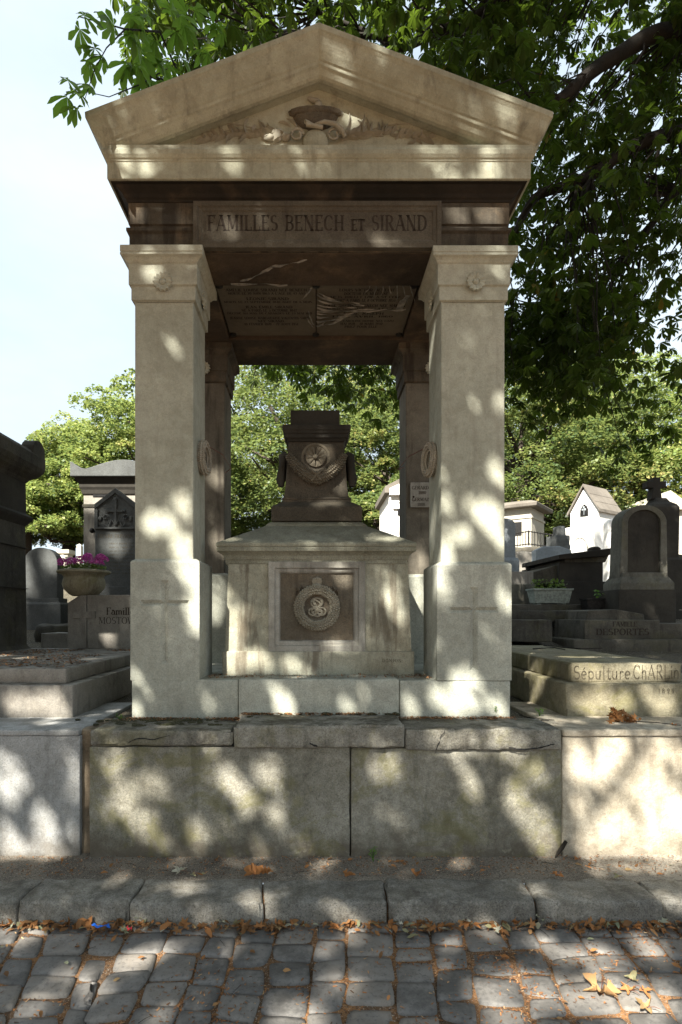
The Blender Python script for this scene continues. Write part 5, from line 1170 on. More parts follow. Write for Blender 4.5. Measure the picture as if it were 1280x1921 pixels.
# ------------------------------------------------------------------ sun gaps: leaves left out along sun rays to place sun patches on the stones
S3 = np.array(S); e1 = np.cross(S3, [0, 0, 1]); e1 /= np.linalg.norm(e1); e2 = np.cross(e1, S3)
if e2[2] < 0: e2 = -e2
def uv(p): p = np.asarray(p, float); return np.stack([p @ e1, p @ e2], -1)
GAPS = []
def gap(px_, py_, rx, ry, D=None, rot=0):
    def pt(a, b):
        if D is None: d = EYE*F/max(b-HY, 30); return np.array([X(a, d), d, 0])
        return np.array(P(a, b, D))
    c = uv(pt(px_, py_)); ca, sa = math.cos(R(rot)), math.sin(R(rot))
    a = uv(pt(px_+rx*ca, py_+rx*sa))-c; b = uv(pt(px_-ry*sa, py_+ry*ca))-c
    GAPS.append((c, np.linalg.inv(np.stack([a, b], 1))))
for g_ in [ # pediment and cornice
 (322, 206, 18, 16, 3.68), (342, 238, 16, 20, 3.70), (348, 264, 18, 10, 3.73), (255, 283, 60, 7, 3.72), (440, 278, 34, 6, 3.72), (505, 250, 26, 14, 3.84), (625, 92, 30, 22, 3.65), (690, 122, 16, 22, 3.66),
 (862, 182, 8, 14, 3.68), (898, 200, 10, 18, 3.68), (945, 215, 26, 26, 3.68), (885, 245, 26, 12, 3.73), (840, 270, 14, 9, 3.72), (915, 272, 30, 12, 3.72), (930, 314, 46, 17, 3.74), (838, 316, 16, 13, 3.74), (702, 312, 22, 12, 3.74), (560, 280, 60, 5, 3.72), (285, 316, 26, 12, 3.74), (350, 318, 24, 12, 3.74), (230, 318, 18, 10, 3.74), (780, 268, 16, 5, 3.72),
 (862, 404, 14, 16, 3.85), (918, 404, 26, 14, 3.85), (878, 440, 10, 18, 3.85), (944, 442, 12, 14, 3.85), (706, 448, 30, 9, 3.83), (640, 452, 30, 6, 3.83), (488, 415, 9, 26, 3.84), (430, 425, 14, 18, 3.84), (525, 448, 24, 9, 3.83), (268, 412, 20, 16, 3.86),
 (935, 468, 28, 8, 3.80), (935, 506, 14, 12, 3.84), (925, 545, 10, 9, 3.84), (283, 508, 16, 15, 3.84), (330, 500, 14, 12, 3.84), (350, 468, 20, 6, 3.80), (290, 472, 20, 6, 3.8),
 # pillars
 (865, 634, 9, 22, 3.87, -20), (934, 742, 8, 14, 3.87), (836, 900, 10, 70, 3.87), (868, 1000, 18, 42, 3.87), (930, 880, 10, 26, 3.87), (928, 985, 14, 56, 3.87), (900, 960, 14, 24, 3.87), (808, 970, 8, 60, 4.1), (812, 800, 6, 40, 4.1), (845, 1030, 20, 20, 3.87),
 (300, 972, 34, 24, 3.87, 25), (345, 950, 12, 36, 3.87, -10), (350, 1035, 26, 20, 3.87), (365, 1075, 14, 16, 3.85), (262, 988, 12, 16, 3.87), (340, 1095, 12, 12, 3.85), (385, 870, 5, 20, 4.12),
 (828, 1115, 9, 40, 3.84), (868, 1262, 30, 22, 3.84), (945, 1112, 10, 34, 3.84), (860, 1300, 20, 24, 3.84), (810, 1265, 7, 22, 3.9), (925, 1325, 26, 10, 3.84), (258, 1262, 12, 16, 3.84), (262, 1332, 14, 14, 3.84), (370, 1130, 9, 20, 3.84), (300, 1150, 20, 10, 3.84),
 (785, 1050, 14, 26, 5.2), (786, 1120, 12, 44, 5.2), (408, 890, 14, 20, 5.2), (410, 1000, 16, 30, 5.2), (405, 1120, 12, 60, 5.2),
 # chest
 (440, 1175, 17, 52, 4.13), (458, 1225, 40, 26, 4.12), (432, 1250, 18, 16, 4.11), (500, 1170, 9, 44, 4.13), (650, 1213, 42, 10, 4.13), (500, 1240, 46, 14, 4.11), (560, 1250, 40, 10, 4.11), (610, 1200, 18, 5, 4.13), (735, 1110, 14, 50, 4.13), (640, 1075, 22, 20, 4.14), (512, 1070, 8, 20, 4.13),
 (440, 1008, 34, 9, 4.15), (720, 1012, 44, 9, 4.15), (600, 940, 30, 10, 4.5), (640, 905, 14, 16, 4.52), (592, 858, 16, 14, 4.5), (565, 890, 18, 8, 4.5), (628, 885, 16, 10, 4.5), (600, 800, 16, 14, 4.45), (560, 965, 20, 8, 4.44),
 # base, coping
 (528, 1308, 20, 30, 3.83), (640, 1325, 20, 20, 3.83), (765, 1308, 14, 26, 3.83), (840, 1312, 34, 28, 3.84), (700, 1345, 40, 8, 3.7), (880, 1388, 60, 18, 3.47), (960, 1390, 40, 20, 3.47), (1000, 1350, 50, 10, 3.6), (700, 1390, 30, 10, 3.46), (400, 1388, 22, 14, 3.47), (300, 1345, 30, 6, 3.8),
 # slab wall
 (222, 1425, 26, 34, 3.49, 30), (275, 1462, 34, 26, 3.49), (235, 1490, 22, 36, 3.49), (265, 1530, 26, 34, 3.49), (430, 1462, 24, 34, 3.49, -30), (465, 1500, 26, 24, 3.49), (505, 1452, 30, 18, 3.49), (520, 1520, 20, 20, 3.49), (375, 1560, 22, 44, 3.49), (480, 1605, 36, 8, 3.49), (300, 1590, 26, 16, 3.49),
 (722, 1452, 16, 46, 3.49, -22), (882, 1462, 16, 40, 3.49, -12), (965, 1495, 20, 46, 3.49), (1010, 1540, 34, 44, 3.49), (1035, 1580, 26, 30, 3.49), (1000, 1440, 26, 26, 3.49),
 (1085, 1420, 24, 40, 3.5), (1160, 1440, 34, 60, 3.5, -20), (1210, 1520, 50, 70, 3.5, -20), (1130, 1575, 60, 34, 3.5), (1275, 1560, 40, 70, 3.5), (1290, 1430, 22, 40, 3.5), (1200, 1395, 90, 20, 3.5), (1090, 1520, 16, 60, 3.5), (1350, 1500, 60, 120, 3.5), (1190, 1590, 90, 22, 3.5),
 (20, 1462, 30, 46, 3.51, -20), (88, 1540, 22, 42, 3.51, -30), (140, 1462, 14, 60, 3.51, -10), (140, 1560, 18, 30, 3.51), (15, 1580, 26, 36, 3.51), (60, 1345, 60, 8, 3.7), (-60, 1500, 30, 70, 3.51),
 # pavement, kerb, street
 (330, 1622, 40, 9, 3.4), (480, 1632, 40, 8, 3.35), (1180, 1630, 130, 14, 3.35), (70, 1600, 60, 8, 3.5), (860, 1622, 40, 8, 3.4), (470, 1688, 26, 26, 3.0), (340, 1665, 50, 8, 3.1), (505, 1690, 12, 26, 3.0), (850, 1662, 40, 8, 3.1), (1262, 1680, 34, 36, 3.0), (90, 1698, 50, 12, 3.0), (1010, 1668, 30, 8, 3.1),
 (35, 1752, 46, 20), (300, 1782, 44, 22), (130, 1835, 60, 22), (70, 1880, 50, 22), (200, 1868, 40, 20), (240, 1800, 40, 16), (620, 1780, 26, 22), (625, 1832, 34, 22), (560, 1895, 50, 26), (440, 1780, 20, 14), (700, 1868, 24, 20), (905, 1850, 40, 22), (980, 1830, 60, 16), (1060, 1862, 50, 30), (1140, 1845, 70, 34), (1110, 1790, 50, 16), (1230, 1860, 60, 30), (1200, 1900, 70, 20), (1220, 1770, 40, 14), (940, 1900, 40, 24), (850, 1775, 24, 10), (1010, 1890, 36, 20), (300, 1905, 40, 14), (1020, 1760, 40, 10),
 # neighbours
 (60, 1318, 80, 20, 3.93), (100, 1295, 30, 8, 3.93), (300, 1235, 20, 6, 5), (30, 1235, 60, 8, 5), (200, 1228, 30, 5, 5.5), (1125, 1262, 54, 18, 4.03), (1220, 1258, 60, 22, 4.03), (1130, 1318, 70, 26, 3.94), (1230, 1310, 40, 26, 3.94), (1005, 1240, 14, 26, 4.5), (1010, 1290, 20, 20, 4.5), (1060, 1222, 80, 8, 4.6), (1150, 1225, 60, 7, 4.6), (990, 1275, 12, 12, 4.8), (1130, 1350, 120, 10, 3.7), (1040, 1345, 40, 8, 3.8),
 (968, 1085, 10, 20, 9.4), (1168, 1080, 8, 30, 8.1), (1250, 1060, 8, 30, 8.1), (1010, 1203, 26, 6, 7.4), (200, 1180, 10, 40, 6.42, -25), (145, 1090, 18, 6, 6.4), (180, 940, 16, 18, 8.9), (220, 1015, 16, 30, 8.45), (95, 1045, 16, 30, 8.6, -30), (60, 1180, 30, 40, 6.3), (968, 1110, 10, 16, 9.4)]:
    gap(*g_)
SHUT = []
for q_ in ((1120, 1495, 34, 26, 3.5, 20), (1240, 1432, 17, 46, 3.5, -15), (1185, 1560, 26, 14, 3.5, 0), (1095, 1455, 12, 26, 3.5, 0)):
    gap(*q_); SHUT.append(GAPS.pop())
for g_ in [(1170, 1520, 105, 84, 3.5), (1260, 1500, 70, 90, 3.5), (1180, 1425, 90, 36, 3.5)]: gap(*g_)
# gap test: holes shaped for the sun, minus the spots kept shut
def in_gap(T, k=1.0):
    q = uv(T); m = np.zeros(len(T), bool)
    for c, Mi in GAPS:
        d = (q-c) @ Mi.T; m |= (d*d).sum(-1) < k
    for c, Mi in SHUT:
        d = (q-c) @ Mi.T; m &= ~((d*d).sum(-1) < 1)
    return m

# ------------------------------------------------------------------ chestnut overhead
def leaflet(ns, wf=.35):
    prof = {2: [(.62, 1.0)], 4: [(.25, .42), (.55, .86), (.78, 1.0), (.92, .6)]}[ns]
    v = [(0, 0, 0)]; f = []
    cs = []
    for t, w_ in prof:
        zz = -.28*t*t; cs.append(len(v)); v += [(0, t, zz), (-w_*wf/2, t*.97, zz+.035), (w_*wf/2, t*.97, zz+.035)]
    tip = len(v); v.append((0, 1.0, -.30))
    f.append((0, cs[0], cs[0]+1, 0)); 
    f = []
    # quads only: split first and last with midpoints
    for s_ in (1, 2):
        if ns == 2: f.append((0, cs[0], tip, cs[0]+s_) if s_ == 1 else (0, cs[0]+s_, tip, cs[0]))
        else:
            f.append((0, cs[0], cs[1], cs[0]+s_) if s_ == 1 else (0, cs[0]+s_, cs[1], cs[0]))
            f.append((cs[0]+s_, cs[1], cs[2], cs[1]+s_) if s_ == 1 else (cs[1]+s_, cs[2], cs[1], cs[0]+s_))
            f.append((cs[1]+s_, cs[2], tip, cs[2]+s_) if s_ == 1 else (cs[2]+s_, tip, cs[2], cs[1]+s_))
    return v, f
LA = [(-118, .48), (-76, .74), (-38, .93), (0, 1.0), (38, .93), (76, .74), (118, .48)]
def compounds(centers, size, tilt=.45, droop=.35, tint=None, nl=7, yaw=None):
    """expand compound leaf positions into leaflets: rotation matrices, positions, tints"""
    n = len(centers); base = rotmats(n, tilt, yaw=yaw); size = np.asarray(size)*np.ones(n)
    tint = rng.random(n) if tint is None else tint
    Rs = []; Ts = []; Ti = []
    idx = range(7) if nl == 7 else range(1, 6)
    for k in idx:
        a, l = LA[k]; a = R(a); dr = rng.normal(droop, .15, n)
        ca, sa = math.cos(a), math.sin(a)
        Rz = np.array([[ca, -sa, 0], [sa, ca, 0], [0, 0, 1.]])
        cd, sd = np.cos(-dr), np.sin(-dr); Rx = np.zeros((n, 3, 3)); Rx[:, 0, 0] = 1; Rx[:, 1, 1] = cd; Rx[:, 1, 2] = -sd; Rx[:, 2, 1] = sd; Rx[:, 2, 2] = cd
        Rl = Rz @ Rx; sc2 = size*l*rng.uniform(.9, 1.1, n)
        Rs.append((base @ Rl)*sc2[:, None, None]); Ts.append(centers); Ti.append(np.clip(tint+rng.normal(0, .07, n), 0, 1))
    return np.concatenate(Rs), np.concatenate(Ts), np.concatenate(Ti)
def cull_gaps(Rm, T, Ti, k=1.0):
    mid = T+Rm[:, :, 1]*.55                    # centre of each leaflet
    tip = T+Rm[:, :, 1]*.9
    front = mid[:, 1] < 3.6
    bad = (in_gap(mid, k*.86) | in_gap(tip, k*.7) | in_gap(T, k*.7)) & (rng.random(len(T)) > .035) & front
    return Rm[~bad], T[~bad], Ti[~bad]
TR = Vector((6.3, 5.6, .9))
tree = thing('chestnut_tree', 'big horse chestnut hanging dark limbs and palmate leaves over the canopy tomb from the right', 'tree', TR)
LIMBS = []
def limb(pts, r0, r1, name='limb'):
    n = 26; q = [cat(pts, i/n) for i in range(n+1)]
    q = [Vector(p)+Vector((noise.noise(Vector(p)*1.3), noise.noise(Vector(p)*1.3+Vector((9, 0, 0))), noise.noise(Vector(p)*1.3+Vector((0, 9, 0)))))*.07 for p in q]
    rr = [r0+(r1-r0)*(i/n)**.8 for i in range(n+1)]
    LIMBS.append(q); return q, rr
tm_ = MB(); tq_, tr_ = limb([(6.3, 5.6, .7), (6.35, 5.5, 2.2), (6.2, 5.3, 3.8), (5.9, 5.0, 5.4), (5.6, 4.6, 7.5), (5.2, 4, 9.5)], .38, .14); tm_.tube(tq_, tr_, 12)
tm_.build('trunk', M['bark'], tree, smooth=True)
P3 = lambda a, b, d: tuple(P(a, b, d))
limbs = [
 ([(6.2, 5.3, 3.9), P3(1480, 120, 6.2), P3(1285, 55, 6.2), P3(1160, 110, 6.1), P3(1045, 190, 6.0), P3(960, 235, 6.2), P3(860, 330, 6.6)], .13, .035),
 ([(6.25, 5.4, 3.1), P3(1450, 260, 6.4), P3(1285, 245, 6.4), P3(1180, 278, 6.3), P3(1090, 335, 6.3), P3(1008, 372, 6.4), P3(968, 430, 6.6), P3(930, 520, 6.9)], .11, .03),
 ([(6.2, 5.4, 3.6), P3(1420, 420, 7.2), P3(1285, 350, 7.2), P3(1220, 420, 7.3), P3(1160, 500, 7.4), P3(1080, 590, 7.6)], .09, .02),
 ([(5.9, 5.0, 5.4), P3(1200, -80, 6.0), P3(1000, -40, 6.0), P3(870, 40, 6.0), P3(760, 95, 6.1), P3(700, 70, 6.2), P3(600, 20, 6.2)], .09, .02),
 ([P3(760, 95, 6.1), P3(700, 62, 6.0), P3(600, 55, 5.9), P3(520, 75, 5.8), P3(440, 135, 5.7), P3(330, 150, 5.4), P3(250, 130, 5.0)], .035, .012),
 ([(5.6, 4.6, 7.5), (3.5, 3.2, 8.6), (1.0, 1.8, 9.0), (-1.5, .5, 9.0), (-4, -.5, 8.6)], .14, .03),
 ([(5.7, 4.7, 6.8), (3.8, 2.4, 7.6), (1.8, .2, 7.6), (-.2, -1.6, 7.2), (-2.0, -2.8, 6.8)], .12, .03),
 ([(5.8, 4.8, 6.2), (5.0, 2.4, 6.9), (3.6, .4, 6.9), (2.4, -1.6, 6.4)], .10, .03),
 ([(3.5, 3.2, 8.6), (.8, 3.4, 9.2), (-2.0, 2.6, 9.8), (-4.5, 1.6, 9.9)], .08, .02),
 ([(5.2, 4, 9.5), (2.5, 5.5, 10.2), (0, 6.5, 10), (-2, 7, 9.2)], .10, .02)]
for p_, r0, r1 in limbs:
    q, rr = limb(p_, r0, r1); MB().tube(q, rr, 9).build('limb', M['bark'], tree, smooth=True)
LP = np.array([tuple(p) for q in LIMBS[1:] for p in q[2:]])
# A: boughs in view. clusters of compound leaves
cl_c = []
def fill(n, x0, x1, y0, y1, d0, d1, test=None, mind=0):
    k = 0; tries = 0
    while k < n and tries < n*40:
        tries += 1
        a = rng.uniform(x0, x1); b = rng.uniform(y0, y1)
        if test and not test(a, b): continue
        d = rng.uniform(d0, d1); p = P(a, b, d)
        if noise.noise(p*1.05+Vector((4, 2, 7))) < -.30+mind: continue
        cl_c.append(tuple(p)); k += 1
roofl = lambda a: (205-(a-160)*.378 if a < 597 else 40+(a-597)*.338)
fill(330, 250, 1050, -260, 200, 5.2, 8.0, lambda a, b: b < roofl(a)+30 and (a > 330 or b < 130))
low = lambda a: np.interp(a, [900, 960, 1060, 1120, 1200, 1260, 1330, 1500], [700, 700, 735, 730, 640, 500, 470, 470])
fill(600, 940, 1560, -220, 740, 5.7, 9.0, lambda a, b: b < low(a))
fill(90, 940, 1300, 560, 760, 6.4, 8.6, lambda a, b: b < low(a)+20)
fill(95, 400, 960, 560, 745, 7.0, 9.0, lambda a, b: b < (700 if a < 560 else 745 if a < 700 else 770))
fill(14, 690, 900, 720, 880, 7.4, 8.6, lambda a, b: b < 740+(a-690)*.5)
for a, b, d in ((1200, 815, 6.8), (1165, 835, 6.9), (1235, 800, 6.8), (1190, 850, 7), (1260, 690, 6), (1235, 720, 6.1), (1275, 620, 5.6), (1262, 640, 5.7), (1010, 745, 7.2), (1075, 740, 7), (1120, 760, 7.1), (1100, 740, 7), (1030, 760, 7.1), (1275, 745, 6.6)): cl_c.append(tuple(P(a, b, d)))
cl_c = np.array(cl_c)
tw = MB(); per = 6; cent = []; tin = []
for c in cl_c:
    c = Vector(c); j = np.argmin(((LP-np.array(c)+np.array([-.5, 0, -.6]))**2).sum(1)); s0 = Vector(LP[j]); d = c-s0
    if d.length < 3.2 and rng.random() < .9:
        m1 = s0.lerp(c, .45)+Vector((0, 0, .10*d.length))+Vector(rng.normal(0, .06, 3)); m2 = s0.lerp(c, .8)+Vector((0, 0, .06*d.length))
        tw.tube([s0, m1, m2, c], [.010+.004*d.length, .009, .006, .003], 4)
    nn = int(rng.integers(7, 12)); off = rng.normal(0, 1, (nn, 3))*np.array([.18, .18, .16]); t0_ = rng.random()
    for o_ in off: cent.append(np.array(c)+o_); tin.append(t0_*.5+rng.random()*.45)
tw.build('twigs', M['bark'], tree, smooth=True)['kind'] = 'stuff'
cent = np.array(cent); tin = np.array(tin)
Ra, Ta, Ia = compounds(cent, rng.uniform(.09, .175, len(cent)), .42, .45, tin)
Ra, Ta, Ia = cull_gaps(Ra, Ta, Ia)
lv, lf = leaflet(4); inst('crown', lv, lf, Ra, Ta, M['leaf_ch'], Ia, parent=tree)
# hanging spray above the left end of the cornice
sp = [(158, 30, 3.60), (200, 30, 3.62), (214, 48, 3.7), (150, 55, 3.58), (178, 92, 3.62), (168, 116, 3.6), (196, 108, 3.66), (128, 152, 3.52), (147, 175, 3.54), (145, 203, 3.54), (172, 162, 3.6), (126, 182, 3.54), (255, 30, 4.3), (250, 60, 4.2), (270, 30, 4.4), (262, 100, 4.4), (240, 120, 4.3), (290, 75, 4.6), (300, 120, 4.7), (330, 60, 4.8), (262, 150, 4.6), (280, 150, 4.6), (340, 110, 4.9), (320, 20, 4.8), (350, 25, 5), (262, 5, 4.4), (380, 95, 5.0), (400, 50, 5.1), (300, 150, 4.8)]
sp = sp+[(q[0]+rng.uniform(-22, 22), q[1]+rng.uniform(-18, 18), q[2]+rng.uniform(-.1, .1)) for q in sp if q[2] > 3.9]
scn = np.array([tuple(P(*q)) for q in sp]); Rb, Tb, Ib = compounds(scn, np.where(np.array([q[2] < 3.9 for q in sp]), .135, .175), .32, .42, rng.random(len(sp))*.5+.4)
inst('hanging_spray', lv, lf, Rb, Tb, M['leaf_lit'], Ib, parent=tree)
tw = MB()
tw.tube([LIMBS[5][-6], P(300, 60, 4.7), P(235, 55, 4.1), P(200, 45, 3.7), P(150, 32, 3.6)], [.012, .009, .006, .004, .003], 5)
tw.tube([P(235, 55, 4.1), P(200, 90, 3.7), P(178, 130, 3.62), P(160, 185, 3.56)], [.006, .004, .003, .002], 5)
tw.tube([P(330, 120, 5.2), P(260, 160, 4.4), P(205, 182, 3.85), P(130, 165, 3.54)], [.007, .005, .003, .002], 5)
tw.build('spray_twigs', M['bark'], tree, smooth=True)
# B: unseen boughs behind the viewer, sized to shade the graves, holes shaped for sun
nB, nC = 20500, 5000
xp = np.concatenate([rng.uniform(-6.8, 4.6, nB), rng.uniform(.2, 8.0, nC)]); zp = np.concatenate([rng.uniform(-3.2, 8.8, nB), rng.uniform(7.5, 13.6, nC)]); nB += nC
t = np.maximum(5.6, (4.9-zp)/.695)+rng.uniform(0, 3.4, nB); xp2 = xp
base = np.stack([xp2, np.full(nB, 3.84), zp], 1)+t[:, None]*S3
vis = (base[:, 1] > -.2) & (base[:, 2] < EYE+1.12*base[:, 1]+.35)
base = base[~vis]
Rc, Tc, Ic = compounds(base, rng.uniform(.17, .23, len(base)), .5, .3)
Rc, Tc, Ic = cull_gaps(Rc, Tc, Ic)
l2, f2 = leaflet(2, .42); inst('crown', l2, f2, Rc, Tc, M['leaf_ch'], Ic, parent=tree)

# ------------------------------------------------------------------ sunlit trees behind the graves
def bg_tree(label, cx, cy, rx, rz, top, seed, mat, n=42000, leaf=.17, K=420, lo=.0, grp='sunlit trees behind the graves'):
    n = int(n*1.6); leaf *= .84
    g0 = gz(cx, cy); r_ = np.random.default_rng(seed)
    t = thing('leafy_tree', label, 'tree', (cx, cy, g0), grp)
    cz = top-rz; ctrs = []
    while len(ctrs) < K:
        d = r_.normal(0, 1, 3); d /= np.linalg.norm(d); rad = r_.uniform(.25, 1.0)**.5
        lum = 1+.13*noise.noise(Vector(d*1.9)+Vector((seed, 0, 0)))+.08*noise.noise(Vector(d*4.5)+Vector((0, seed, 0)))
        p = np.array([cx, cy, cz])+d*rad*lum*np.array([rx, rx, rz])
        if p[2] < g0+lo+1.2: continue
        ctrs.append(p)
    ctrs = np.array(ctrs); cr_ = r_.uniform(.45, 1.05, K)*max(rx, 3.8)/6.6
    ci = r_.choice(K, n, p=(cr_**2)/(cr_**2).sum())
    d = r_.normal(0, 1, (n, 3)); d /= np.linalg.norm(d, axis=1)[:, None]; d[:, 2] = np.where(d[:, 2] < -.25, -d[:, 2]*.6, d[:, 2])
    rad = r_.uniform(.55, 1.08, n)**.6
    T = ctrs[ci]+d*rad[:, None]*cr_[ci][:, None]*np.array([1.1, 1.1, .85])
    ct = r_.random(K); tint = np.clip(.75*ct[ci]+.38*r_.random(n)-.05, 0, 1); tint[r_.random(n) < .02] = 1
    v = [(0, -.5, 0), (.36, 0, .10), (0, .5, 0), (-.36, 0, .10)]
    Rm = rotmats(n, .75, r_.uniform(.7, 1.25, n)*leaf)
    inst('crown', v, [(0, 1, 2, 3)], Rm, T, mat, tint, parent=t)
    tb = MB(); tb.tube([(cx, cy, g0-.3), (cx+.1, cy, g0+2), (cx-.1, cy+.1, cz), (cx, cy, cz+rz*.6)], [.34, .28, .18, .05], 8)
    tb.build('trunk', M['bark_far'], t, smooth=True)
    lb = MB()
    for k in r_.choice(K, 34, replace=False):
        c = Vector(ctrs[k]); zz = g0+1.8+(c.z-g0)*.35; s0 = Vector((cx, cy, min(zz, cz+rz*.4)))
        mid = s0.lerp(c, .5)+Vector(r_.normal(0, .3, 3)); lb.tube([s0, mid, c], [.12, .07, .03], 5)
    lb.build('limbs', M['bark_far'], t, smooth=True)
bg_tree('tall sunlit lime tree rising behind the left front pillar', -7.4, 26, 4.3, 6.6, 12.7, 3, M['leaf_far'], 44000)
bg_tree('sunlit lime tree at far left, lower and rounder than its neighbour', -11.7, 27, 2.7, 4.6, 11.1, 4, M['leaf_far'], 32000)
bg_tree('sunlit bushy tree low behind the round topped headstone', -12.3, 24, 2.9, 3.0, 7.8, 14, M['leaf_far'], 28000, .15, 200)
bg_tree('sunlit tree filling the canopy opening behind the urn pedestal', -1.0, 27, 6.0, 6.6, 15.0, 5, M['leaf_far2'], 52000)
bg_tree('green tree low behind the white chapel in the canopy opening', 3.6, 23, 3.6, 3.4, 8.6, 15, M['leaf_far2'], 30000, .15, 130)
bg_tree('wide maple behind the cream chapel with low forking trunk', 9.5, 26, 5.6, 5.4, 13.0, 6, M['leaf_far2'], 52000)
bg_tree('yellow green maple behind the white gabled chapel', 15.5, 27, 5.4, 5.6, 13.4, 7, M['leaf_far'], 50000)
bg_tree('yellowing tree at the right edge behind the stone cross', 20.5, 25, 5.0, 4.8, 12.2, 8, M['leaf_far'], 40000)
bg_tree('darker tree standing far behind the cream chapel', 5.2, 32, 5.5, 6, 15.8, 9, M['leaf_far2'], 40000)
bg_tree('darker tree far behind the white gabled chapel', 13.0, 35, 6.5, 6, 15.5, 10, M['leaf_far2'], 44000)
bg_tree('tree deep behind the lime trees on the left', -5.0, 34, 5.0, 6.0, 13.0, 12, M['leaf_far2'], 36000)

# ------------------------------------------------------------------ flowers in the bowl, planters, weeds
fc = c+Vector((0, 0, 44*k_)) if False else Vector((X(158, 6.53), 6.53, Z(1118.5, 6.53)+46*6.53/F))
n = 900; th = rng.random(n)*6.283; rr = np.sqrt(rng.random(n)); hgt = rng.random(n)
T = np.stack([fc.x+.24*rr*np.cos(th), fc.y+.24*rr*np.sin(th), fc.z-.02+hgt*.13*(1-.4*rr)], 1)
v4 = [(0, -.5, 0), (.28, 0, .12), (0, .5, 0), (-.28, 0, .12)]
inst('foliage', v4, [(0, 1, 2, 3)], rotmats(n, .9, rng.uniform(.025, .045, n)), T, M['leaf_bed'], None, parent=pl_)
Tp = []; 
for a in [(-40, 12, 0), (-28, 20, .05), (-16, 12, -.1), (-8, 22, 0), (4, 28, .05), (12, 22, -.1), (24, 16, 0), (30, 26, .02), (40, 20, -.05), (-34, 16, -.1), (16, 14, -.14), (-4, 14, -.16), (36, 12, -.12), (0, 24, .12), (-20, 18, .12), (22, 24, .1)]:
    q = np.array([fc.x+a[0]*6.53/F, fc.y+a[2], fc.z+(a[1]+2)*6.53/F]); m_ = 90
    d = rng.normal(0, 1, (m_, 3)); d /= np.linalg.norm(d, axis=1)[:, None]; d[:, 2] = abs(d[:, 2])*1.0-.25; Tp.append(q+d*np.array([.052, .052, .042]))
Tp = np.concatenate(Tp); inst('blossoms', v4, [(0, 1, 2, 3)], rotmats(len(Tp), .8, rng.uniform(.022, .036, len(Tp))), Tp, M['petal'], None, parent=pl_)
n = 260; T = np.stack([cxp+rng.uniform(-.25, .25, n), 8.86+rng.uniform(-.08, .08, n), z1_*0+Z(1104, 8.75)-.01+rng.random(n)**1.6*.17], 1)
n = 260; T[:, 2] = Z(1105, 8.75)+rng.random(n)**1.5*.16
inst('plants', v4, [(0, 1, 2, 3)], rotmats(n, .9, rng.uniform(.03, .06, n)), T, M['leaf_bed'], rng.random(n), parent=pw)
def weed(loc, label, h, n, sz, name='weed', up=.7):
    T = []; t = thing(name, label, 'plant', loc); mb = MB()
    for i in range(n):
        a = rng.uniform(0, 6.28); r_ = rng.uniform(.2, 1)*h*.55; z_ = h*rng.uniform(.25, 1); p = Vector(loc)+Vector((r_*math.cos(a), r_*math.sin(a), z_))
        mb.tube([Vector(loc)+Vector((0, 0, -.005)), Vector(loc)+Vector((r_*.3*math.cos(a), r_*.3*math.sin(a), z_*.6)), p], [.0014, .0012, .0008], 4); T.append(tuple(p))
    T = np.array(T); mb.build('stems', M['weedm'], t)
    T3 = np.repeat(T, 3, 0)+rng.normal(0, sz*.35, (len(T)*3, 3)); inst('leaves', v4, [(0, 1, 2, 3)], rotmats(len(T3), .6, rng.uniform(.7, 1.2, len(T3))*sz), T3, M['weedm'], None, parent=t)
M['weedm'] = leafmat('weed leaf', [(0, (.06, .14, .02)), (1, (.14, .26, .05))], .4, (.25, .5, .06))
weed((X(1012, 3.95), 3.95, .905), 'small bright green seedling on the ledge beside the right pillar', .075, 7, .026, 'seedling')
weed((X(700, 3.42), 3.42, .135), 'feathery green weed at the wall foot below the dark joint', .085, 16, .014)
weed((X(925, 3.9), 3.835, .96), 'tiny weed growing at the foot of the right front pillar', .045, 6, .010)
weed((X(248, 4.05), 3.80, .905), 'small grass tuft at the left foot of the canopy tomb', .05, 10, .013, 'grass_tuft')
weed((X(1120, 8.5), 8.5, Z(1124, 8.5)), 'pale green seedling in the black trough', .13, 7, .055, 'seedling')
weed((X(1142, 8.5), 8.5, Z(1126, 8.5)), 'second pale seedling in the black trough, right end', .06, 5, .05, 'seedling')

# ------------------------------------------------------------------ fallen leaves and litter
def deadleaf(n_l=5, curl=.35):
    v = []; f = []
    # lobed blade as fan of quads: centre, lobes
    v.append((0, 0, 0)); k = n_l*2
    for i in range(k+1):
        a = R(-130+260*i/k)+math.pi/2; r_ = 1.0 if i % 2 == 0 else .48
        if i in (0, k): r_ = .55
        v.append((r_*.5*math.cos(a), r_*.5*math.sin(a), curl*.5*r_*r_*(.6+.6*math.sin(i*2.1))))
    for i in range(1, k, 2): f.append((0, i, i+1, i+2))
    v.append((0, -.62, .05)); v.append((.025, -.6, .05)); f.append((0, len(v)-2, len(v)-1, 0)); f.pop()
    return v, f
def scatter(name, label, pts, sizes, mat, tmpl, tilt, tint=None, lift=0):
    pts = np.array(pts); o = inst(name, tmpl[0], tmpl[1], rotmats(len(pts), tilt, sizes), pts+np.array([0, 0, lift]), mat, tint); tag(o, label, 'leaf litter', kind='stuff'); return o
dl = deadleaf()
chip = ([(-.5, -.12, 0), (.5, -.16, .05), (.45, .15, .0), (-.4, .13, .08)], [(0, 1, 2, 3)])
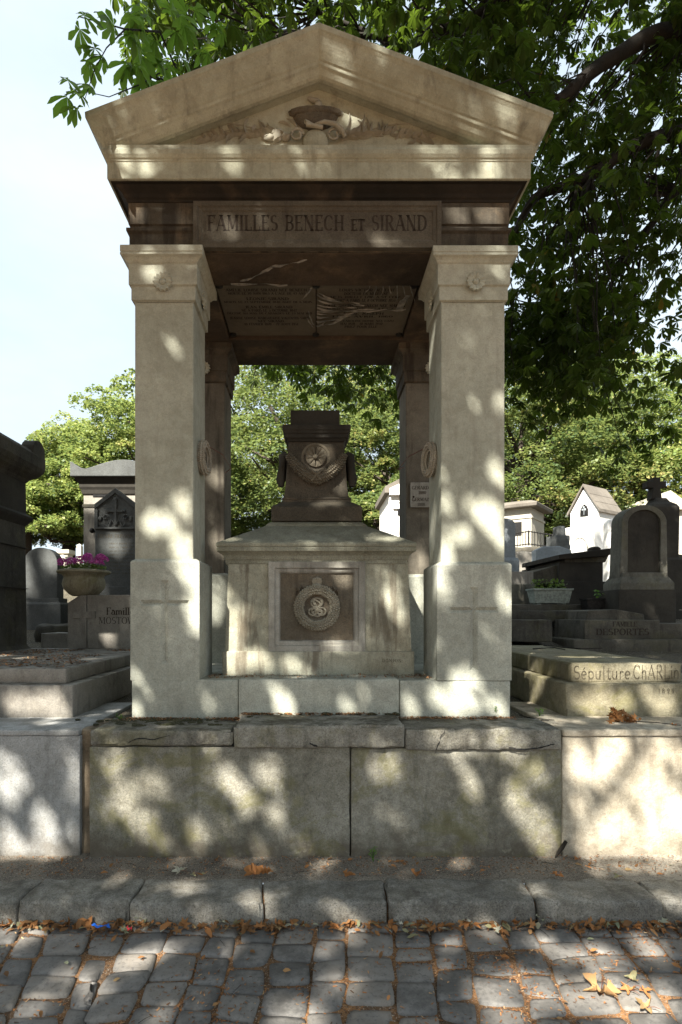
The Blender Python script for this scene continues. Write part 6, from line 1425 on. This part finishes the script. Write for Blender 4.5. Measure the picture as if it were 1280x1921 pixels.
# gutter drift
n = 1300; xs = rng.uniform(-4, 4.4, n); dens = np.array([.5+.5*noise.noise(Vector((x*2.2, 0, 5))) for x in xs]); xs = xs[rng.random(n) < .25+.9*dens]; n = len(xs)
ys = 2.955-np.abs(rng.normal(0, .042, n)); zs = .010+rng.random(n)*.022*(1-np.clip((2.95-ys)/.12, 0, 1))
tn = np.where(rng.random(n) < .22, rng.uniform(.84, 1, n), rng.uniform(.1, .8, n))
ov = ([(-.5, 0, .0), (-.2, -.2, .10), (.15, -.22, .16), (.5, -.02, .05), (.2, .2, .02), (-.2, .18, .12), (0, 0, .0)], [(0, 1, 6, 5), (1, 2, 6, 6)][:1]+[(1, 2, 3, 6), (6, 3, 4, 5)])
k_ = rng.random(n) < .38
scatter('fallen_leaves', 'drift of brown and grey fallen leaves along the kerb gutter', np.stack([xs, ys, zs], 1)[k_], rng.uniform(.032, .085, n)[k_], M['dead'], dl, .7, tn[k_])
scatter('curled_leaves', 'curled broken brown leaves packed in the kerb gutter', np.stack([xs, ys, zs], 1)[~k_], rng.uniform(.025, .075, n)[~k_], M['dead'], ov, .7, tn[~k_])
n = 5200; xs = rng.uniform(-4, 4.4, n); ys = 3.0-np.abs(rng.normal(0, .05, n)); scatter('leaf_crumbs', 'fine brown leaf crumbs filling the gutter', np.stack([xs, ys, np.full(n, .004)+rng.random(n)*.008], 1), rng.uniform(.006, .022, n), M['crumb'], chip, .35)
# crumbs in the joints and over the setts: denser in drifts
n = 52000; xs = rng.uniform(-3.6, 3.9, n); ys = rng.uniform(1.9, 2.98, n)
dn = np.array([noise.noise(Vector((x*1.4, y*2.0, 2)))+.5*noise.noise(Vector((x*4, y*4, 8))) for x, y in zip(xs, ys)]); keep = rng.random(n) < np.clip(.30+1.3*dn, .02, 1); xs, ys = xs[keep], ys[keep]
# settle in the joints: lift only where a stone's top is underneath
dgp = bpy.context.evaluated_depsgraph_get(); bpy.context.view_layer.update()
from mathutils.bvhtree import BVHTree
bv = BVHTree.FromPolygons([v.co for v in cob.data.vertices], [tuple(p.vertices) for p in cob.data.polygons])
pts = []
for x_, y_ in zip(xs, ys):
    h = bv.ray_cast(Vector((x_, y_, .3)), Vector((0, 0, -1)))
    z_ = h[0].z if h[0] is not None else -.02
    z_ = max(z_, -.016)
    if z_ > -.008 and rng.random() < .76: continue
    pts.append((x_, y_, z_+.0035))
scatter('sett_crumbs', 'orange brown needles and crumbs lying in the joints between cobbles', pts, rng.uniform(.007, .021, len(pts)), M['crumb'], chip, .25)
# on the ledge and the tomb foot
pts = []
for k in range(5200):
    x_ = rng.uniform(-1.3, 1.42); y_ = 3.835-abs(rng.normal(0, .035)); 
    if noise.noise(Vector((x_*3.1, 3, 1)))+.35 < rng.random()*.9: continue
    top_ = .950 if -.49 < x_ < .55 else .916 if x_ < 0 else .922
    if y_ < 3.66: continue
    pts.append((x_, y_, top_+rng.random()*.010))
scatter('ledge_crumbs', 'brown needle litter piled along the foot of the canopy tomb', pts, rng.uniform(.006, .024, len(pts)), M['crumb'], chip, .5)
pts = [(rng.uniform(-.75, .80), rng.uniform(3.87, 4.10), 1.184+rng.random()*.006) for k in range(1500)]
pts = [p for p in pts if rng.random() < .3+.9*abs(p[0])**2]
scatter('ledge_crumbs', 'thin brown litter on the base course in front of the chest', pts, rng.uniform(.006, .022, len(pts)), M['crumb'], chip, .4)
mo = MB()
r_ = random.Random(4)
for k in range(170):
    x_ = r_.gauss(-1.05, .18) if k < 120 else r_.uniform(-1.25, 1.2); y_ = r_.uniform(3.60, 3.83) if k < 120 else 3.82
    z_ = .912 if not (-.49 < x_ < .55) else .948
    if k < 120 and r_.random() < .5: y_ = 3.83-abs(r_.gauss(0, .03))
    s_ = r_.uniform(.008, .026); mo.blob((x_, y_, z_), (s_*1.5, s_, s_*.5), None, 7, 4, .6)
M['moss'] = ground_mat('dark moss', (.030, .032, .012), (.055, .050, .018), (.02, .016, .010), 120, 1)
mo_ = mo.build('moss', M['moss'], None, smooth=True); tag(mo_, 'dark moss cushions on the coping at the left foot of the canopy tomb', 'moss', kind='stuff')
# on the left tomb slab
n = 1900; xs = rng.uniform(-3.2, -1.78, n); ys = rng.uniform(4.05, 6.1, n); k_m = np.array([noise.noise(Vector((x*2, y*1.2, 4))) for x, y in zip(xs, ys)]) > -.08
scatter('slab_litter', 'brown leaf litter lying on the left grave slab', np.stack([xs[k_m], ys[k_m], np.full(k_m.sum(), 1.243)], 1), rng.uniform(.012, .045, k_m.sum()), M['crumb'], chip, .3)
# pavement bits
n = 3600; xs = rng.uniform(-3.8, 4.1, n); ys = rng.uniform(3.24, 3.47, n)
scatter('pavement_litter', 'small bits of leaf and gravel on the dirt pavement', np.stack([xs, ys, .126+.018*(ys-3.2)/.3+rng.random(n)*.004+np.where(xs > 1.45, .008, 0)], 1), rng.uniform(.005, .020, n), M['crumb'], chip, .4)
n = 190; xs = rng.uniform(-3.6, 3.9, n); ys = np.where(rng.random(n) < .5, rng.uniform(3.24, 3.46, n), rng.uniform(2.1, 2.9, n)); zs = np.where(ys > 3.2, .136, .012)
scatter('scattered_leaves', 'odd fallen leaves scattered on pavement and cobbles', np.stack([xs, ys, zs], 1), rng.uniform(.02, .05, n), M['dead'], ov, .35, rng.uniform(.1, .95, n))
# twigs
tg = MB(); 
for k in range(70):
    x_, y_ = r_.uniform(-3.6, 3.9), r_.choice([r_.uniform(2.05, 2.95), r_.uniform(3.24, 3.45), r_.uniform(2.9, 2.96)]); z_ = .010 if y_ < 3.1 else .137
    a = r_.uniform(0, 6.28); L = r_.uniform(.03, .11); p0 = Vector((x_, y_, z_)); tg.tube([p0, p0+Vector((math.cos(a)*L*.5, math.sin(a)*L*.5+r_.uniform(-.01, .01), .004)), p0+Vector((math.cos(a)*L, math.sin(a)*L, 0))], [.0016, .0013, .0008], 4)
for a in (((1170, 1345, 3.75), (1230, 1352, 3.7), (1278, 1362, 3.6)), ((975, 1335, 3.95), (1000, 1345, 3.85), (1040, 1352, 3.78)), ((985, 1340, 3.9), (1010, 1352, 3.78), (1030, 1353, 3.76))): tg.tube([(P(*q).x, q[2], .912+.004) for q in a], [.003, .003, .002], 4)
for a in (((1020, 1205, 6.2), (1090, 1217, 5.6), (1130, 1215, 5.7)), ((1000, 1213, 5.6), (1040, 1212, 5.8), (1060, 1217, 5.5))): tg.tube([(P(*q).x, q[2], 1.278) for q in a], [.006, .006, .004], 4)
tgo = tg.build('twigs', M['bark'], None, smooth=True); tag(tgo, 'thin dry twigs lying on street, pavement and slabs', 'twigs', kind='stuff')
# single leaves one can point at
def bigleaf(label, loc, size, yaw, tint, curl=.5, lobes=5, mat='dead', cat_='leaf', crumple=1.0, name='fallen_leaf'):
    r_ = random.Random(int(loc[0]*1000)); mb = MB(); vs = [(0, 0, 0)]; fs = []; k = lobes*6
    rings_ = 4
    pts = []
    for j in range(1, rings_+1):
        for i in range(k+1):
            a = -140+280*i/k; ph = (i % 6)/6*2*math.pi; lob = .42+.58*(.5+.5*math.cos(2*math.pi*(a+140)/(280/lobes)-math.pi))**1.3
            rr_ = size*.5*j/rings_*(1 if j < 2 else (1-(1-lob)*(j/rings_)))
            z_ = curl*size*.45*(j/rings_)**2*(.5+.5*math.sin(R(a)*2.3+1))+crumple*size*.08*noise.noise(Vector((i*.5, j*.9, loc[0]*9)))+size*.03*math.cos(ph)*j/rings_
            aa = R(a)+math.pi/2; pts.append((rr_*math.cos(aa), rr_*math.sin(aa), max(z_, -.0)+.002))
    vs += pts; 
    for i in range(k): fs.append((0, 1+i, 2+i))
    for j in range(rings_-1):
        for i in range(k): a0_ = 1+j*(k+1)+i; fs.append((a0_, a0_+k+1, a0_+k+2, a0_+1))
    ca, sa = math.cos(yaw), math.sin(yaw)
    mb.add([(loc[0]+x*ca-y*sa, loc[1]+x*sa+y*ca, loc[2]+z) for x, y, z in vs], fs)
    t = thing(name, label, cat_, loc); o = mb.build('blade', M[mat], t, smooth=True)
    at = o.data.attributes.new('tint', 'FLOAT', 'POINT'); at.data.foreach_set('value', [tint+.05*noise.noise(Vector(v)*80) for v in vs])
    MB().tube([(loc[0], loc[1], loc[2]+.003), (loc[0]+sa*size*.35, loc[1]-ca*size*.35, loc[2]+.012), (loc[0]+sa*size*.6, loc[1]-ca*size*.6, loc[2]+.008)], [.0016, .0014, .001], 5).build('stalk', M['wire'], t)
gp = lambda a, b, z=0: (X(a, (EYE-z)*F/(b-HY)), (EYE-z)*F/(b-HY), z)
bigleaf('large orange brown maple leaf lit by the sun on the cobbles', gp(1128, 1858, .010), .165, 2.6, .80, .7)
bigleaf('small tan leaf beside the large maple leaf on the cobbles', gp(1180, 1858, .010), .075, .6, .72, .6)
bigleaf('pale curled leaf near the bottom right corner', gp(1213, 1890, .010), .085, 1.1, .84, .8)
bigleaf('orange leaf lying right of the large maple leaf', gp(1208, 1858, .010), .06, 4.0, .7, .6)
bigleaf('thin yellow green leaf standing near the large maple leaf', gp(1186, 1838, .010), .07, 5.3, .90, .9, 3)
bigleaf('pale silvery leaf on the dirt pavement', gp(338, 1634, .135), .10, 1.0, .99, .4)
bigleaf('yellow green leaf beside the pale silvery leaf', gp(364, 1641, .135), .05, 2.0, .91, .3, 3)
bigleaf('rust red crumpled leaf on the kerb edge left of centre', gp(476, 1640, .137), .13, .2, .55, .9, 5, crumple=3)
bigleaf('second rust leaf curled beside the rust red one', gp(498, 1637, .137), .10, 3.2, .60, .9, 4, crumple=3)
bigleaf('dark orange leaf on the pavement right of the weed', gp(655, 1642, .137), .08, 3.0, .5, .8, 4, crumple=2)
bigleaf('orange curled leaf on the pavement below the second wall slab', gp(783, 1641, .137), .075, 1.0, .66, .8, 4, crumple=2)
bigleaf('brown flat leaf at the start of the sandy path', gp(1045, 1641, .137), .085, 2.0, .62, .4, 4, crumple=2)
bigleaf('olive leaf on the sandy path by the kerb', gp(1160, 1645, .137), .07, .4, .90, .4, 3)
bigleaf('orange leaf at the foot of the pale wall', gp(1083, 1612, .137), .05, .4, .68, .5, 3)
bigleaf('green leaf in the gutter beside the kerb joint', gp(272, 1722, .030), .11, 1.5, .93, .5, 4)
bigleaf('grey green leaf leaning on the kerb, right of centre', gp(1018, 1722, .035), .075, 1.0, .96, .6, 4)
bigleaf('pinkish leaf in the gutter under the third kerb stone', gp(873, 1727, .030), .06, 2.4, .99, .6, 4)
bigleaf('grey leaf in the gutter near the left kerb joint', gp(415, 1728, .025), .07, 2.4, .97, .6, 4)
bigleaf('small red brown leaf lying on the mossy grave ledge', (X(1270, 3.6), 3.62, .914), .05, 1, .55, .6, 4)
# crumpled clump of dead leaves on the ledge
cr = thing('dead_leaf_clump', 'crumpled clump of rust brown dead leaves on the ledge in front of the mossy slab', 'leaves', (X(1163, 3.72), 3.72, .913))
n = 46; T = np.array([X(1163, 3.72), 3.72, .918])+rng.normal(0, 1, (n, 3))*np.array([.035, .02, .012])+np.array([0, 0, .022]); T[:, 2] += .02*rng.random(n)
T = np.concatenate([T, np.array([X(1185, 3.7), 3.70, .93])+rng.normal(0, 1, (14, 3))*np.array([.018, .012, .008]), np.array([X(1153, 3.72), 3.72, .985])+rng.normal(0, 1, (6, 3))*np.array([.005, .008, .014])])
inst('leaves', dl[0], dl[1], rotmats(len(T), 1.3, rng.uniform(.035, .075, len(T))), T, M['dead'], rng.uniform(.35, .72, len(T)), parent=cr)
# plastic scraps in the gutter
def scrap(label, a, b, L, m_, name):
    loc = gp(a, b, .02); t = MB(); vs = []; fs = []
    for i in range(9): tt_ = i/8-.5; vs += [(loc[0]+tt_*L, loc[1]+.012*math.sin(i*1.3), loc[2]+.006+.006*math.sin(i*2.1)), (loc[0]+tt_*L+.004, loc[1]-.014+.012*math.sin(i*1.3+1), loc[2]+.003)]
    for i in range(8): fs.append((2*i, 2*i+1, 2*i+3, 2*i+2))
    o = t.add(vs, fs).build(name, M[m_], None, smooth=True, loc=loc); tag(o, label, 'litter')
scrap('crinkled bright blue plastic scrap among gutter leaves', 190, 1737, .10, 'blue', 'plastic_scrap')
scrap('tiny red plastic scrap in the gutter right of the blue one', 243, 1742, .03, 'red', 'plastic_scrap')
